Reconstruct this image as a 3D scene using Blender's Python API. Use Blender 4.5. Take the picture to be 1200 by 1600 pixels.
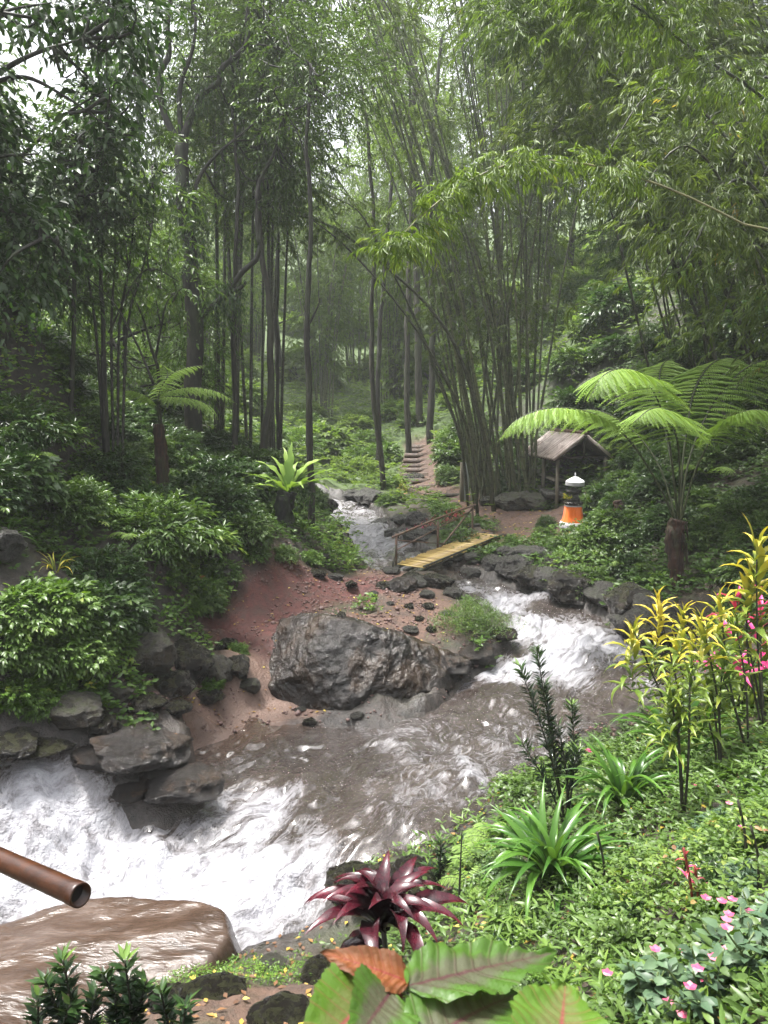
import bpy, math
import numpy as np
from mathutils import Vector, Matrix

R = math.radians
scene = bpy.context.scene
for o in list(bpy.data.objects):
    bpy.data.objects.remove(o, do_unlink=True)
COL = scene.collection

# ------------------------------------------------------------------ camera
H, PITCH, K = 4.6, R(7.6), 1203.0
cam_d = bpy.data.cameras.new('camera')
cam = bpy.data.objects.new('camera', cam_d); COL.objects.link(cam)
cam.location = (0, 0, H)
cam.rotation_euler = (math.pi / 2 - PITCH, 0, 0)
cam_d.sensor_fit = 'VERTICAL'; cam_d.sensor_height = 24.0; cam_d.sensor_width = 18.0
cam_d.lens = 24.0 * K / 1600
cam_d.clip_start = 0.05; cam_d.clip_end = 600
cam_d.dof.use_dof = True; cam_d.dof.focus_distance = 9.0; cam_d.dof.aperture_fstop = 6.5
scene.camera = cam

# ------------------------------------------------------------------ light
HAZE = 0.0010
SUN_EL, SUN_AZ = R(73), R(-72)          # azimuth from +Y towards +X
world = bpy.data.worlds.new('World'); scene.world = world; world.use_nodes = True
nt = world.node_tree; nt.nodes.clear()
sky = nt.nodes.new('ShaderNodeTexSky'); sky.sky_type = 'NISHITA'; sky.sun_disc = False
sky.sun_elevation = SUN_EL; sky.sun_rotation = SUN_AZ
sky.air_density = 1.0; sky.dust_density = 6.0; sky.ozone_density = 1.0
hs = nt.nodes.new('ShaderNodeHueSaturation'); hs.inputs['Saturation'].default_value = 0.22
bg = nt.nodes.new('ShaderNodeBackground'); bg.inputs['Strength'].default_value = 0.115
wo = nt.nodes.new('ShaderNodeOutputWorld')
nt.links.new(sky.outputs[0], hs.inputs['Color']); nt.links.new(hs.outputs[0], bg.inputs[0]); nt.links.new(bg.outputs[0], wo.inputs[0])
sd = bpy.data.lights.new('sun', 'SUN'); sd.energy = 2.2; sd.angle = R(9); sd.color = (1.0, 0.97, 0.92)
sun = bpy.data.objects.new('sun', sd); COL.objects.link(sun)
sdir = Vector((math.sin(SUN_AZ) * math.cos(SUN_EL), math.cos(SUN_AZ) * math.cos(SUN_EL), math.sin(SUN_EL)))
sun.rotation_euler = sdir.to_track_quat('Z', 'Y').to_euler(); sun.location = (0, 0, 60)
vs = scene.view_settings; vs.view_transform = 'Standard'; vs.look = 'None'; vs.gamma = 1; vs.exposure = 2.08
vs.use_curve_mapping = False
cy = scene.cycles
cy.max_bounces = 6; cy.diffuse_bounces = 4; cy.glossy_bounces = 2; cy.transmission_bounces = 3
cy.volume_bounces = 1; cy.transparent_max_bounces = 4; cy.caustics_reflective = False; cy.caustics_refractive = False
cy.use_adaptive_sampling = True; cy.adaptive_threshold = 0.02; cy.use_denoising = True
cy.sample_clamp_indirect = 4.0

# ------------------------------------------------------------------ helpers
CP, SP = math.cos(PITCH), math.sin(PITCH)
def ray(px, py):
    dx, dy = (px - 600) / K, (800 - py) / K
    return np.array([dx, CP + dy * SP, -SP + dy * CP])
def U(px, py, z=None, Y=None):
    """point of the place seen at photo pixel (px,py) at height z or at distance Y"""
    d = ray(px, py)
    t = Y / d[1] if Y is not None else (z - H) / d[2]
    return np.array([0, 0, H]) + d * t
def project(P):
    q = P - np.array([0, 0, H])
    f = q[..., 1] * CP - q[..., 2] * SP
    u = q[..., 1] * SP + q[..., 2] * CP
    f = np.maximum(f, 0.2)
    return 600 + K * q[..., 0] / f, 800 - K * u / f

ORD = 'first second third fourth fifth sixth seventh eighth ninth tenth eleventh twelfth thirteenth fourteenth fifteenth sixteenth seventeenth eighteenth nineteenth twentieth'.split()
def hsh(i, j, k, s):
    n = (i * 374761393 + j * 668265263 + k * 2147483647 + s * 974711) & 0xffffffff
    n = ((n ^ (n >> 13)) * 1274126177) & 0xffffffff
    n = n ^ (n >> 16)
    return (n & 0xffffff) / float(0xffffff)
def vnoise(P, s=0):
    P = np.asarray(P, float)
    I = np.floor(P).astype(np.int64); f = P - I; f = f * f * (3 - 2 * f)
    i, j, k = I[..., 0], I[..., 1], I[..., 2]; a, b, c = f[..., 0], f[..., 1], f[..., 2]
    def L(x, y, t): return x + (y - x) * t
    v = L(L(L(hsh(i, j, k, s), hsh(i+1, j, k, s), a), L(hsh(i, j+1, k, s), hsh(i+1, j+1, k, s), a), b),
          L(L(hsh(i, j, k+1, s), hsh(i+1, j, k+1, s), a), L(hsh(i, j+1, k+1, s), hsh(i+1, j+1, k+1, s), a), b), c)
    return v * 2 - 1
def fbm(P, o=4, s=0, ridge=False):
    r = 0; a = 1; P = np.asarray(P, float)
    for q in range(o):
        n = vnoise(P * 2.03 ** q + q * 17.3, s + q)
        if ridge: n = 1 - 2 * np.abs(n)
        r = r + n * a; a *= 0.5
    return r
def xy0(x, y, z=0.0):
    return np.stack([x, y, np.zeros_like(x) + z], -1)
def sstep(a, b, x):
    t = np.clip((x - a) / (b - a), 0, 1); return t * t * (3 - 2 * t)
def polydist(x, y, poly):
    """signed distance, positive inside"""
    poly = np.asarray(poly, float)[:, :2]; d = np.full(x.shape, 1e9); ins = np.zeros(x.shape, bool)
    n = len(poly)
    for i in range(n):
        ax, ay = poly[i]; bx, by = poly[(i + 1) % n]
        ex, ey = bx - ax, by - ay; L2 = ex * ex + ey * ey + 1e-12
        t = np.clip(((x - ax) * ex + (y - ay) * ey) / L2, 0, 1)
        d = np.minimum(d, np.hypot(x - ax - t * ex, y - ay - t * ey))
        c = ((ay > y) != (by > y)) & (x < (bx - ax) * (y - ay) / (by - ay + 1e-12) + ax)
        ins ^= c
    return np.where(ins, d, -d)
def norm(v):
    return v / (np.linalg.norm(v, axis=-1, keepdims=True) + 1e-9)

def mesh(name, V, faces, attrs=None, smooth=False):
    """faces: list of (n,k) index arrays"""
    me = bpy.data.meshes.new(name)
    V = np.asarray(V, np.float32)
    faces = [np.asarray(f, np.int32) for f in faces if len(f)]
    me.vertices.add(len(V)); me.vertices.foreach_set('co', V.ravel())
    nl = sum(f.size for f in faces); npoly = sum(len(f) for f in faces)
    me.loops.add(nl); me.polygons.add(npoly)
    me.loops.foreach_set('vertex_index', np.concatenate([f.ravel() for f in faces]))
    tot = np.concatenate([np.full(len(f), f.shape[1], np.int32) for f in faces])
    st = np.concatenate([[0], np.cumsum(tot)[:-1]]).astype(np.int32)
    me.polygons.foreach_set('loop_start', st)
    try: me.polygons.foreach_set('loop_total', tot)
    except Exception: pass
    if smooth: me.polygons.foreach_set('use_smooth', np.ones(npoly, bool))
    me.update(calc_edges=True)
    for k, v in (attrs or {}).items():
        a = me.attributes.new(k, 'FLOAT', 'POINT'); a.data.foreach_set('value', np.asarray(v, np.float32))
    return me
class G:
    def __init__(s): s.V = []; s.F = {}; s.T = []; s.n = 0
    def add(s, V, F, T=None):
        V = np.asarray(V, float).reshape(-1, 3)
        for f in (F if isinstance(F, list) else [F]):
            f = np.asarray(f, np.int64)
            if len(f): s.F.setdefault(f.shape[1], []).append(f + s.n)
        s.V.append(V); s.n += len(V)
        s.T.append(np.zeros(len(V)) + (0.5 if T is None else T))
        return s
    def mesh(s, name, smooth=False, origin=(0, 0, 0)):
        return mesh(name, np.concatenate(s.V) - np.asarray(origin), [np.concatenate(v) for v in s.F.values()],
                    {'tint': np.concatenate(s.T)}, smooth)
MCOPY = {}
def link(name, me, mat=None, parent=None, loc=(0, 0, 0), rot=(0, 0, 0), sc=(1, 1, 1), label=None):
    if mat is not None and me is not None:
        if not me.materials: me.materials.append(mat)
        elif me.materials[0] != mat:
            k = (me.name, mat.name)
            if k not in MCOPY:
                c = me.copy(); c.materials.clear(); c.materials.append(mat); MCOPY[k] = c
            me = MCOPY[k]
    o = bpy.data.objects.new(name, me); COL.objects.link(o)
    if parent: o.parent = parent
    o.location = loc; o.rotation_euler = rot; o.scale = (sc,) * 3 if isinstance(sc, (int, float)) else sc
    if label: o['label'] = label
    return o
def tag(o, label, cat=None, group=None, kind=None):
    if label: o['label'] = label
    if cat: o['category'] = cat
    if group: o['group'] = group
    if kind: o['kind'] = kind
    return o
def thing(name, label, cat, loc=(0, 0, 0), rz=0, group=None, sc=1):
    return tag(link(name, None, loc=loc, rot=(0, 0, rz), sc=sc), label, cat, group)
def copy_tree(root, loc, rz=0, sc=1.0, label=None, group=None, depth=0):
    r = root.copy(); COL.objects.link(r)
    if depth == 0:
        r.location = loc; r.rotation_euler = (0, 0, rz); r.scale = (sc,) * 3 if isinstance(sc, (int, float)) else sc
        if label: r['label'] = label
        if group: r['group'] = group
    for ch in KIDS.get(root.name, []):
        c = copy_tree(ch, None, depth=depth + 1); c.parent = r
        KIDS.setdefault(r.name, []).append(c)
    return r
KIDS = {}
def part(name, me, mat, parent, loc=(0, 0, 0), rot=(0, 0, 0), sc=1, label=None):
    o = link(name, me, mat, parent, loc, rot, sc, label)
    if name in ('foliage', 'crown', 'twigs', 'old_fibres', 'stems'): o['kind'] = 'stuff'
    KIDS.setdefault(parent.name, []).append(o); return o

# ---- shapes
def spline(pts, n):
    pts = np.asarray(pts, float); m = len(pts)
    if m == 2: return pts[0] + (pts[1] - pts[0]) * np.linspace(0, 1, n)[:, None]
    ext = np.vstack([2 * pts[0] - pts[1], pts, 2 * pts[-1] - pts[-2]])
    t = np.linspace(0, m - 1 - 1e-6, n); i = t.astype(int); f = (t - i)[:, None]
    p0, p1, p2, p3 = ext[i], ext[i + 1], ext[i + 2], ext[i + 3]
    return .5 * ((2 * p1) + (-p0 + p2) * f + (2 * p0 - 5 * p1 + 4 * p2 - p3) * f * f + (-p0 + 3 * p1 - 3 * p2 + p3) * f ** 3)
def tube(path, rad, sides=6, cap=True, g=None, T=None, rough=0, seed=0):
    path = np.asarray(path, float); n = len(path); rad = np.zeros(n) + rad
    t = norm(np.gradient(path, axis=0))
    ref = np.array([0.0, 1.0, 0.0]) if abs(t[0][2]) > .8 else np.array([0.0, 0.0, 1.0])
    a = norm(np.cross(t, ref)); b = np.cross(t, a)
    ang = np.linspace(0, 2 * np.pi, sides, endpoint=False)
    rr = rad[:, None, None]
    if rough:
        k = vnoise(np.stack(np.broadcast_arrays(np.cos(ang)[None] * 1.5 + seed, np.sin(ang)[None] * 1.5, np.arange(n)[:, None] * .7), -1), 5)
        rr = rr * (1 + rough * k[..., None])
    V = path[:, None] + rr * (np.cos(ang)[None, :, None] * a[:, None] + np.sin(ang)[None, :, None] * b[:, None])
    V = V.reshape(-1, 3)
    i = np.arange(n - 1)[:, None] * sides; j = np.arange(sides)[None]; j2 = (j + 1) % sides
    F = [np.stack([i + j, i + j2, i + sides + j2, i + sides + j], -1).reshape(-1, 4)]
    if cap:
        F.append(np.arange(sides)[::-1][None]); F.append((np.arange(sides) + (n - 1) * sides)[None])
    if g is not None:
        g.add(V, F, T); return g
    return G().add(V, F, T)
def box(g, c, s, rot=None, T=None):
    s = np.asarray(s) / 2.0; c = np.asarray(c, float)
    v = np.array([[x, y, z] for x in (-1, 1) for y in (-1, 1) for z in (-1, 1)]) * s
    if rot is not None: v = v @ np.asarray(rot).T
    return g.add(v + c, np.array([[0, 1, 3, 2], [4, 6, 7, 5], [0, 4, 5, 1], [2, 3, 7, 6], [0, 2, 6, 4], [1, 5, 7, 3]]), T)
UP = np.array([0.0, 0.0, 1.0])
def leaves(P, D, L, W, rng, kind='r', fold=.12, droop=.12, upj=.5, g=None, tint=None, N0=None):
    P = np.asarray(P, float); n = len(P); D = norm(np.asarray(D, float))
    L = (np.zeros(n) + L)[:, None]; W = (np.zeros(n) + W)[:, None]
    up = (UP if N0 is None else N0) + rng.normal(0, upj, (n, 3))
    S = norm(np.cross(D, up)); N = np.cross(S, D)
    t = rng.random(n) if tint is None else np.zeros(n) + tint
    if kind == 'r':
        V = np.stack([P, P + .42 * L * D + .5 * W * S + fold * W * N, P + L * D - droop * L * N, P + .42 * L * D - .5 * W * S + fold * W * N], 1)
        F = np.array([[0, 1, 2], [0, 2, 3]]); k = 4
    else:
        c1 = P + .28 * L * D + .04 * L * N; c2 = P + .66 * L * D - droop * .3 * L * N; tip = P + L * D - droop * L * N
        V = np.stack([P, c1 + .48 * W * S + fold * W * N, c1, c1 - .48 * W * S + fold * W * N,
                      c2 + .40 * W * S + fold * W * N, c2, c2 - .40 * W * S + fold * W * N, tip], 1)
        F = np.array([[0, 2, 1], [0, 3, 2], [1, 2, 5], [1, 5, 4], [2, 3, 6], [2, 6, 5], [4, 5, 7], [5, 6, 7]]); k = 8
    F = (F[None] + (np.arange(n) * k)[:, None, None]).reshape(-1, 3)
    T = np.repeat(t, k)
    g = g or G()
    return g.add(V.reshape(-1, 3), F, T)
def twigs(S, D, tl, m, L, W, rng, g, kind='r', ang=50, t0=.15, sag=.25, ldroop=.15, upj=.35, down=0.0, stem=None, tint=None):
    """leafy twigs: starts S, directions D, length tl, m leaves on each"""
    n = len(S); D = norm(D); tl = np.zeros(n) + tl
    t = np.linspace(t0, 1, m)[None, :, None]
    P = S[:, None] + D[:, None] * tl[:, None, None] * t - UP * (tl[:, None, None] * sag * t * t)
    tang = norm(D[:, None] - UP * 2 * sag * t)
    side = norm(np.cross(tang, UP + rng.normal(0, .3, (n, 1, 3))))
    sg = np.where(np.arange(m) % 2 == 0, 1, -1)[None, :, None]
    a = R(ang) * (1 - .75 * t ** 3) + rng.normal(0, .15, (n, m, 1))
    d = tang * np.cos(a) + side * sg * np.sin(a) - UP * down + rng.normal(0, .10, (n, m, 3))
    LL = L * (0.65 + .35 * np.sin(np.pi * t[..., 0] * .8 + .4)) * rng.uniform(.75, 1.15, (n, m))
    tt = None if tint is None else np.repeat(np.zeros(n) + tint, m) + rng.normal(0, .08, n * m)
    leaves(P.reshape(-1, 3), d.reshape(-1, 3), LL.ravel(), LL.ravel() * W / L, rng, kind, droop=ldroop, upj=upj, g=g, tint=tt)
    if stem is not None:
        r = stem[1]
        A = S; B = P[:, -1]; M = P[:, m // 2]
        s2 = norm(np.cross(D, UP + .01)) * r; u2 = np.cross(norm(D), norm(np.cross(D, UP + .01))) * r
        V = np.stack([A - s2, A + s2, A + u2, M - s2, M + s2, M + u2, B], 1)
        F = np.array([[0, 1, 4], [0, 4, 3], [1, 2, 5], [1, 5, 4], [2, 0, 3], [2, 3, 5], [3, 4, 6], [4, 5, 6], [5, 3, 6]])
        F = (F[None] + (np.arange(n) * 7)[:, None, None]).reshape(-1, 3)
        stem[0].add(V.reshape(-1, 3), F)
def rot_to(d):
    """3x3 whose X axis is d"""
    d = norm(np.asarray(d, float)); s = norm(np.cross(UP, d)) if abs(d[2]) < .99 else np.array([0, 1., 0])
    return np.stack([d, s, np.cross(d, s)], 1)

# ------------------------------------------------------------------ materials
def nodes(name):
    m = bpy.data.materials.new(name); m.use_nodes = True
    t = m.node_tree; t.nodes.clear()
    return m, t, t.nodes, t.links
def N(t, typ, **kw):
    n = t.nodes.new(typ)
    for k, v in kw.items():
        if k in n.inputs.keys() if hasattr(n.inputs, 'keys') else False: n.inputs[k].default_value = v
        else: setattr(n, k, v)
    return n
def mixc(t, fac, a, b, mode='MIX'):
    n = t.nodes.new('ShaderNodeMix'); n.data_type = 'RGBA'; n.blend_type = mode
    for s, v in ((n.inputs[0], fac), (n.inputs[6], a), (n.inputs[7], b)):
        if isinstance(v, (int, float)): s.default_value = v
        elif isinstance(v, tuple): s.default_value = (*v, 1) if len(v) == 3 else v
        else: t.links.new(v, s)
    return n.outputs[2]
def ramp(t, inp, stops, interp='LINEAR'):
    n = t.nodes.new('ShaderNodeValToRGB'); n.color_ramp.interpolation = interp
    e = n.color_ramp.elements
    while len(e) < len(stops): e.new(.5)
    for q, (p, c) in zip(e, stops):
        q.position = p; q.color = (*c, 1) if isinstance(c, tuple) else (c, c, c, 1)
    t.links.new(inp, n.inputs[0]); return n.outputs[0]
def attr(t, name):
    n = t.nodes.new('ShaderNodeAttribute'); n.attribute_name = name; return n.outputs['Fac']
def noise(t, scale, detail=4, rough=.55, vec=None, dist=0):
    n = t.nodes.new('ShaderNodeTexNoise'); n.inputs['Scale'].default_value = scale
    n.inputs['Detail'].default_value = detail; n.inputs['Roughness'].default_value = rough; n.inputs['Distortion'].default_value = dist
    if vec is not None: t.links.new(vec, n.inputs['Vector'])
    return n.outputs['Fac']
def math_(t, op, a, b=0.0, c=None, clamp=False):
    n = t.nodes.new('ShaderNodeMath'); n.operation = op; n.use_clamp = clamp
    for s, v in zip(n.inputs, (a, b, c)):
        if v is None: continue
        if isinstance(v, (int, float)): s.default_value = v
        else: t.links.new(v, s)
    return n.outputs[0]
def coord(t, which='Object'):
    return t.nodes.new('ShaderNodeTexCoord').outputs[which]
def bump(t, h, strength=.5, dist=.05):
    n = t.nodes.new('ShaderNodeBump'); n.inputs['Strength'].default_value = strength; n.inputs['Distance'].default_value = dist
    t.links.new(h, n.inputs['Height']); return n.outputs[0]
def principled(t, base, rough=.5, normal=None, spec=.5, **kw):
    n = t.nodes.new('ShaderNodeBsdfPrincipled')
    for k, v in (('Base Color', base), ('Roughness', rough), ('Specular IOR Level', spec), *kw.items()):
        s = n.inputs[k]
        if isinstance(v, (int, float)): s.default_value = v
        elif isinstance(v, tuple): s.default_value = (*v, 1)
        else: t.links.new(v, s)
    if normal is not None: t.links.new(normal, n.inputs['Normal'])
    return n.outputs[0]
def out(t, s):
    o = t.nodes.new('ShaderNodeOutputMaterial'); t.links.new(s, o.inputs['Surface'])
def leafmat(name, stops, rough=.38, trans=.3, spec=.36, tcol=1.5, big=0.0):
    m, t, _, _ = nodes(name)
    tin = attr(t, 'tint')
    oi = t.nodes.new('ShaderNodeObjectInfo').outputs['Random']
    f = math_(t, 'ADD', tin, math_(t, 'MULTIPLY', math_(t, 'SUBTRACT', oi, .5), .18))
    c = ramp(t, f, stops)
    g = t.nodes.new('ShaderNodeNewGeometry')
    c = mixc(t, math_(t, 'MULTIPLY', g.outputs['Backfacing'], .35), c, mixc(t, .5, c, (.12, .14, .08)))
    p = principled(t, c, rough, spec=spec)
    tr = t.nodes.new('ShaderNodeBsdfTranslucent')
    tc = mixc(t, 1.0, c, (tcol, tcol * 1.05, tcol * .45), 'MULTIPLY')
    t.links.new(tc, tr.inputs[0])
    mx = t.nodes.new('ShaderNodeMixShader'); mx.inputs[0].default_value = trans
    t.links.new(p, mx.inputs[1]); t.links.new(tr.outputs[0], mx.inputs[2])
    out(t, mx.outputs[0]); return m
def barkmat(name, a, b, scale=8, rough=.75, stretch=.2, bs=.6):
    m, t, _, _ = nodes(name)
    mp = t.nodes.new('ShaderNodeMapping'); mp.inputs['Scale'].default_value = (1, 1, stretch)
    t.links.new(coord(t), mp.inputs[0])
    n = noise(t, scale, 5, .65, mp.outputs[0]); n2 = noise(t, scale * .3, 3, .5, mp.outputs[0])
    c = mixc(t, ramp(t, n, [(.35, 0.0), (.7, 1.0)]), a, b)
    c = mixc(t, ramp(t, n2, [(.5, 0.0), (.66, .6)]), c, (.045, .06, .025))
    out(t, principled(t, c, rough, bump(t, n, bs, .03))); return m
# ---- foliage materials (dark wet leaves)
M = {}
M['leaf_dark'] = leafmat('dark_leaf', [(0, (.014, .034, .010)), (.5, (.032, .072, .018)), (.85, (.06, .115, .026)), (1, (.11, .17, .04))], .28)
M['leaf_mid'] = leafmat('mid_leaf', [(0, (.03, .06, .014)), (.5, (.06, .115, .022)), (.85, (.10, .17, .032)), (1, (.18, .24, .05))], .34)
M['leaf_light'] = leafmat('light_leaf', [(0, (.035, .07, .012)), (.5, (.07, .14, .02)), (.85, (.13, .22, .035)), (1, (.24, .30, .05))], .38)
M['leaf_bamboo'] = leafmat('bamboo_leaf', [(0, (.04, .065, .016)), (.5, (.08, .12, .028)), (.85, (.13, .18, .04)), (.97, (.2, .24, .07)), (1, (.30, .22, .06))], .38, .4)
M['leaf_bamboo_bright'] = leafmat('bright_bamboo_leaf', [(0, (.05, .09, .015)), (.5, (.10, .16, .025)), (.85, (.17, .24, .04)), (1, (.3, .3, .06))], .42, .42)
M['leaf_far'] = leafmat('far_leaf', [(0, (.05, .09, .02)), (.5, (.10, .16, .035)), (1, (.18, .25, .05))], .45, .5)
M['fern_leaf'] = leafmat('fern_leaf', [(0, (.08, .15, .025)), (.5, (.17, .28, .05)), (1, (.30, .42, .10))], .45, .3)
M['cover_leaf'] = leafmat('cover_leaf', [(0, (.03, .06, .012)), (.45, (.065, .13, .02)), (.8, (.13, .21, .03)), (.93, (.26, .32, .06)), (.97, (.4, .3, .06)), (1, (.2, .09, .05))], .42, .3)
M['litter'] = leafmat('litter_leaf', [(0, (.09, .045, .025)), (.5, (.2, .1, .04)), (.8, (.45, .32, .05)), (1, (.55, .5, .12))], .5, .15)
M['strap'] = leafmat('strap_leaf', [(0, (.02, .055, .010)), (.5, (.04, .105, .016)), (1, (.10, .21, .03))], .28, .3)
M['croton'] = leafmat('yellow_leaf', [(0, (.05, .10, .02)), (.3, (.16, .22, .03)), (.55, (.38, .36, .05)), (.85, (.62, .48, .06)), (1, (.75, .62, .2))], .35, .3, tcol=1.1)
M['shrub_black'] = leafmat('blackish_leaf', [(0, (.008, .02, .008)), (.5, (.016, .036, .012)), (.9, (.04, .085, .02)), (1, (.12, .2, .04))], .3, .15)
M['grey_leaf'] = leafmat('grey_green_leaf', [(0, (.025, .055, .03)), (.5, (.05, .105, .055)), (1, (.1, .17, .08))], .42, .2)
M['red_leaf'] = leafmat('red_leaf', [(0, (.12, .02, .02)), (.4, (.35, .04, .05)), (.7, (.55, .12, .16)), (1, (.8, .45, .4))], .4, .3)
M['pink'] = leafmat('pink_petal', [(0, (.45, .03, .12)), (.6, (.7, .10, .25)), (1, (.8, .35, .45))], .5, .4, tcol=1)
M['magenta'] = leafmat('magenta_petal', [(0, (.5, .02, .12)), (1, (.75, .08, .3))], .4, .3, tcol=1)
M['stem_dark'] = barkmat('dark_stem', (.012, .012, .009), (.04, .035, .022), 30, .6)
M['stem_green'] = barkmat('green_stem', (.05, .09, .02), (.10, .13, .04), 20, .5)
M['stem_red'] = barkmat('red_stem', (.14, .02, .02), (.2, .04, .03), 20, .5)
M['bark_dark'] = barkmat('dark_bark', (.008, .007, .006), (.032, .027, .020), 9, .7, .25, .9)
M['bark_grey'] = barkmat('grey_bark', (.015, .013, .010), (.065, .058, .044), 7, .75, .25, .9)
M['fern_trunk'] = barkmat('fern_trunk', (.012, .007, .005), (.075, .032, .020), 25, .85, .12, 1)
M['fern_stipe'] = barkmat('fern_stipe', (.02, .025, .012), (.07, .08, .03), 20, .6)
M['black_root'] = barkmat('black_root', (.006, .006, .007), (.02, .02, .02), 25, .8, .3, 1)
M['wood'] = barkmat('weathered_wood', (.10, .085, .06), (.27, .24, .18), 12, .7, .1, .5)
M['wood_dark'] = barkmat('dark_wood', (.02, .015, .012), (.07, .05, .035), 12, .6, .1, .5)
M['rust_pole'] = barkmat('rusty_pole', (.06, .03, .02), (.17, .10, .07), 12, .6, .2, .4)
M['white_board'] = barkmat('pale_board', (.3, .33, .33), (.55, .58, .57), 8, .6, .1, .3)

def culmmat(name, a, b, node):
    m, t, _, _ = nodes(name)
    co = coord(t); sep = t.nodes.new('ShaderNodeSeparateXYZ'); t.links.new(co, sep.inputs[0])
    oi0 = t.nodes.new('ShaderNodeObjectInfo').outputs['Random']; z = math_(t, 'FRACT', math_(t, 'ADD', math_(t, 'MULTIPLY', sep.outputs[2], 2.2), math_(t, 'MULTIPLY', oi0, 7.3)))
    band = ramp(t, z, [(0, 1.0), (.05, .7), (.12, 0.0), (.93, 0.0), (1, .8)])
    n = noise(t, 2.2, 5, .7, co); n2 = noise(t, 25, 3, .6, co)
    oi = t.nodes.new('ShaderNodeObjectInfo').outputs['Random']
    c = mixc(t, ramp(t, math_(t, 'ADD', n, math_(t, 'MULTIPLY', math_(t, 'SUBTRACT', oi, .5), .35)), [(.3, 0.0), (.7, 1.0)]), a, b)
    c = mixc(t, ramp(t, n2, [(.5, 0.0), (.75, .5)]), c, (.22, .22, .18))
    c = mixc(t, math_(t, 'MULTIPLY', band, .75), c, node)
    out(t, principled(t, c, .45, bump(t, math_(t, 'ADD', band, math_(t, 'MULTIPLY', n2, .3)), .3, .01))); return m
M['culm'] = culmmat('bamboo_culm', (.03, .038, .015), (.12, .13, .06), (.02, .018, .014))
M['culm_dark'] = culmmat('dark_bamboo_culm', (.014, .016, .008), (.048, .05, .026), (.015, .014, .01))
M['culm_pale'] = culmmat('pale_bamboo_culm', (.12, .13, .05), (.26, .24, .11), (.03, .025, .02))

def rockmat(name, dark, light, rough=(.12, .45), tan=None, scale=1.0, bs=.8, moss=0.0, coat=0.0):
    m, t, _, _ = nodes(name)
    co = coord(t)
    n1 = noise(t, 1.6 * scale, 6, .6, co, .4); n2 = noise(t, 7 * scale, 6, .65, co, .6); n3 = noise(t, 28 * scale, 4, .6, co)
    v = t.nodes.new('ShaderNodeTexVoronoi'); v.feature = 'DISTANCE_TO_EDGE'; v.inputs['Scale'].default_value = 2.6 * scale
    t.links.new(mixc(t, .25, co, t.nodes.new('ShaderNodeTexNoise').outputs['Color']), v.inputs['Vector'])
    crack = ramp(t, v.outputs['Distance'], [(0, 0.0), (.03, .8), (.1, 1.0)])
    c = mixc(t, ramp(t, n2, [(.35, 0.0), (.7, 1.0)]), dark, light)
    if tan: c = mixc(t, ramp(t, n1, [(.48, 0.0), (.62, .8)]), c, tan)
    if moss:
        g = t.nodes.new('ShaderNodeNewGeometry'); s = t.nodes.new('ShaderNodeSeparateXYZ'); t.links.new(g.outputs['Normal'], s.inputs[0])
        f = math_(t, 'MULTIPLY', ramp(t, s.outputs[2], [(.3, 0.0), (.9, 1.0)]), ramp(t, n1, [(.44, 0.0), (.62, moss * .7)]))
        c = mixc(t, f, c, (.035, .055, .014))
    hgt = math_(t, 'ADD', math_(t, 'MULTIPLY', n2, 1.1), math_(t, 'ADD', math_(t, 'MULTIPLY', n3, .25), math_(t, 'MULTIPLY', crack, .12)))
    r = ramp(t, n1, [(.3, rough[0]), (.7, rough[1])])
    out(t, principled(t, c, r, bump(t, hgt, bs, .08), spec=.6, **({'Coat Weight': coat, 'Coat Roughness': .12} if coat else {}))); return m
M['rock_wet'] = rockmat('wet_rock', (.005, .0045, .004), (.026, .020, .017), (.06, .2), (.036, .021, .011), 1.0, .8)
M['rock'] = rockmat('grey_rock', (.018, .016, .015), (.085, .077, .072), (.2, .5), None, 1.6, .9, .5)
M['rock_black'] = rockmat('black_rock', (.006, .005, .0045), (.028, .022, .018), (.12, .4), (.04, .024, .015), 1.6, 1, .7)
M['rock_mossy'] = rockmat('mossy_rock', (.02, .018, .014), (.07, .06, .05), (.4, .8), (.05, .035, .02), 1.8, .9, 1.0)

# ------------------------------------------------------------------ stream outline (pixel, level)
WPOLY = [(478,783,1.0),(488,800,.97),(500,830,.9),(515,862,.84),(560,893,.78),(600,903,.76),(640,905,.74),(700,905,.72),(715,925,.65),
 (755,955,.5),(785,985,.4),(795,1010,.35),(745,1048,.2),(705,1072,.1),(690,1100,.02),(600,1135,0),(500,1128,0),(400,1140,0),(300,1160,0),(275,1178,0),
 (300,1215,0),(300,1250,0),(240,1258,.1),(185,1205,.45),(100,1190,.62),(0,1186,.78),(-500,1190,1.5),(-900,1440,1.2),(-700,1560,.3),(-100,1640,-.35),
 (150,1600,-.4),(300,1530,-.4),(400,1512,-.4),(520,1475,-.4),(530,1405,-.3),(565,1378,-.2),(640,1366,-.1),(730,1325,0),(765,1275,0),(835,1235,0),(900,1195,0),
 (1000,1160,0),(1085,1100,.05),(1060,1050,.25),(1010,1000,.4),(960,972,.45),(890,946,.5),(830,925,.6),(762,906,.7),(712,888,.78),(680,874,.8),(648,862,.82),
 (615,835,.86),(590,805,.95),(566,783,1.0)]
WP = np.array([U(a, b, z=c) for a, b, c in WPOLY])
LEVX = np.array([U(a, b, z=c) for a, b, c in [(900,1055,.24),(900,1078,.10),(820,1072,.12),(980,1078,.10),(850,1110,0),(650,1200,0),(500,1250,-.03),
   (150,1310,-.1),(80,1260,.25),(200,1360,-.28),(330,1330,-.2),(420,1400,-.3),(450,1300,-.12),(-200,1330,.3),(560,1290,0),(520,1340,-.12),(850,1000,.36),(560,850,.86),(525,790,1.0),(600,880,.8)]])
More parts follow.
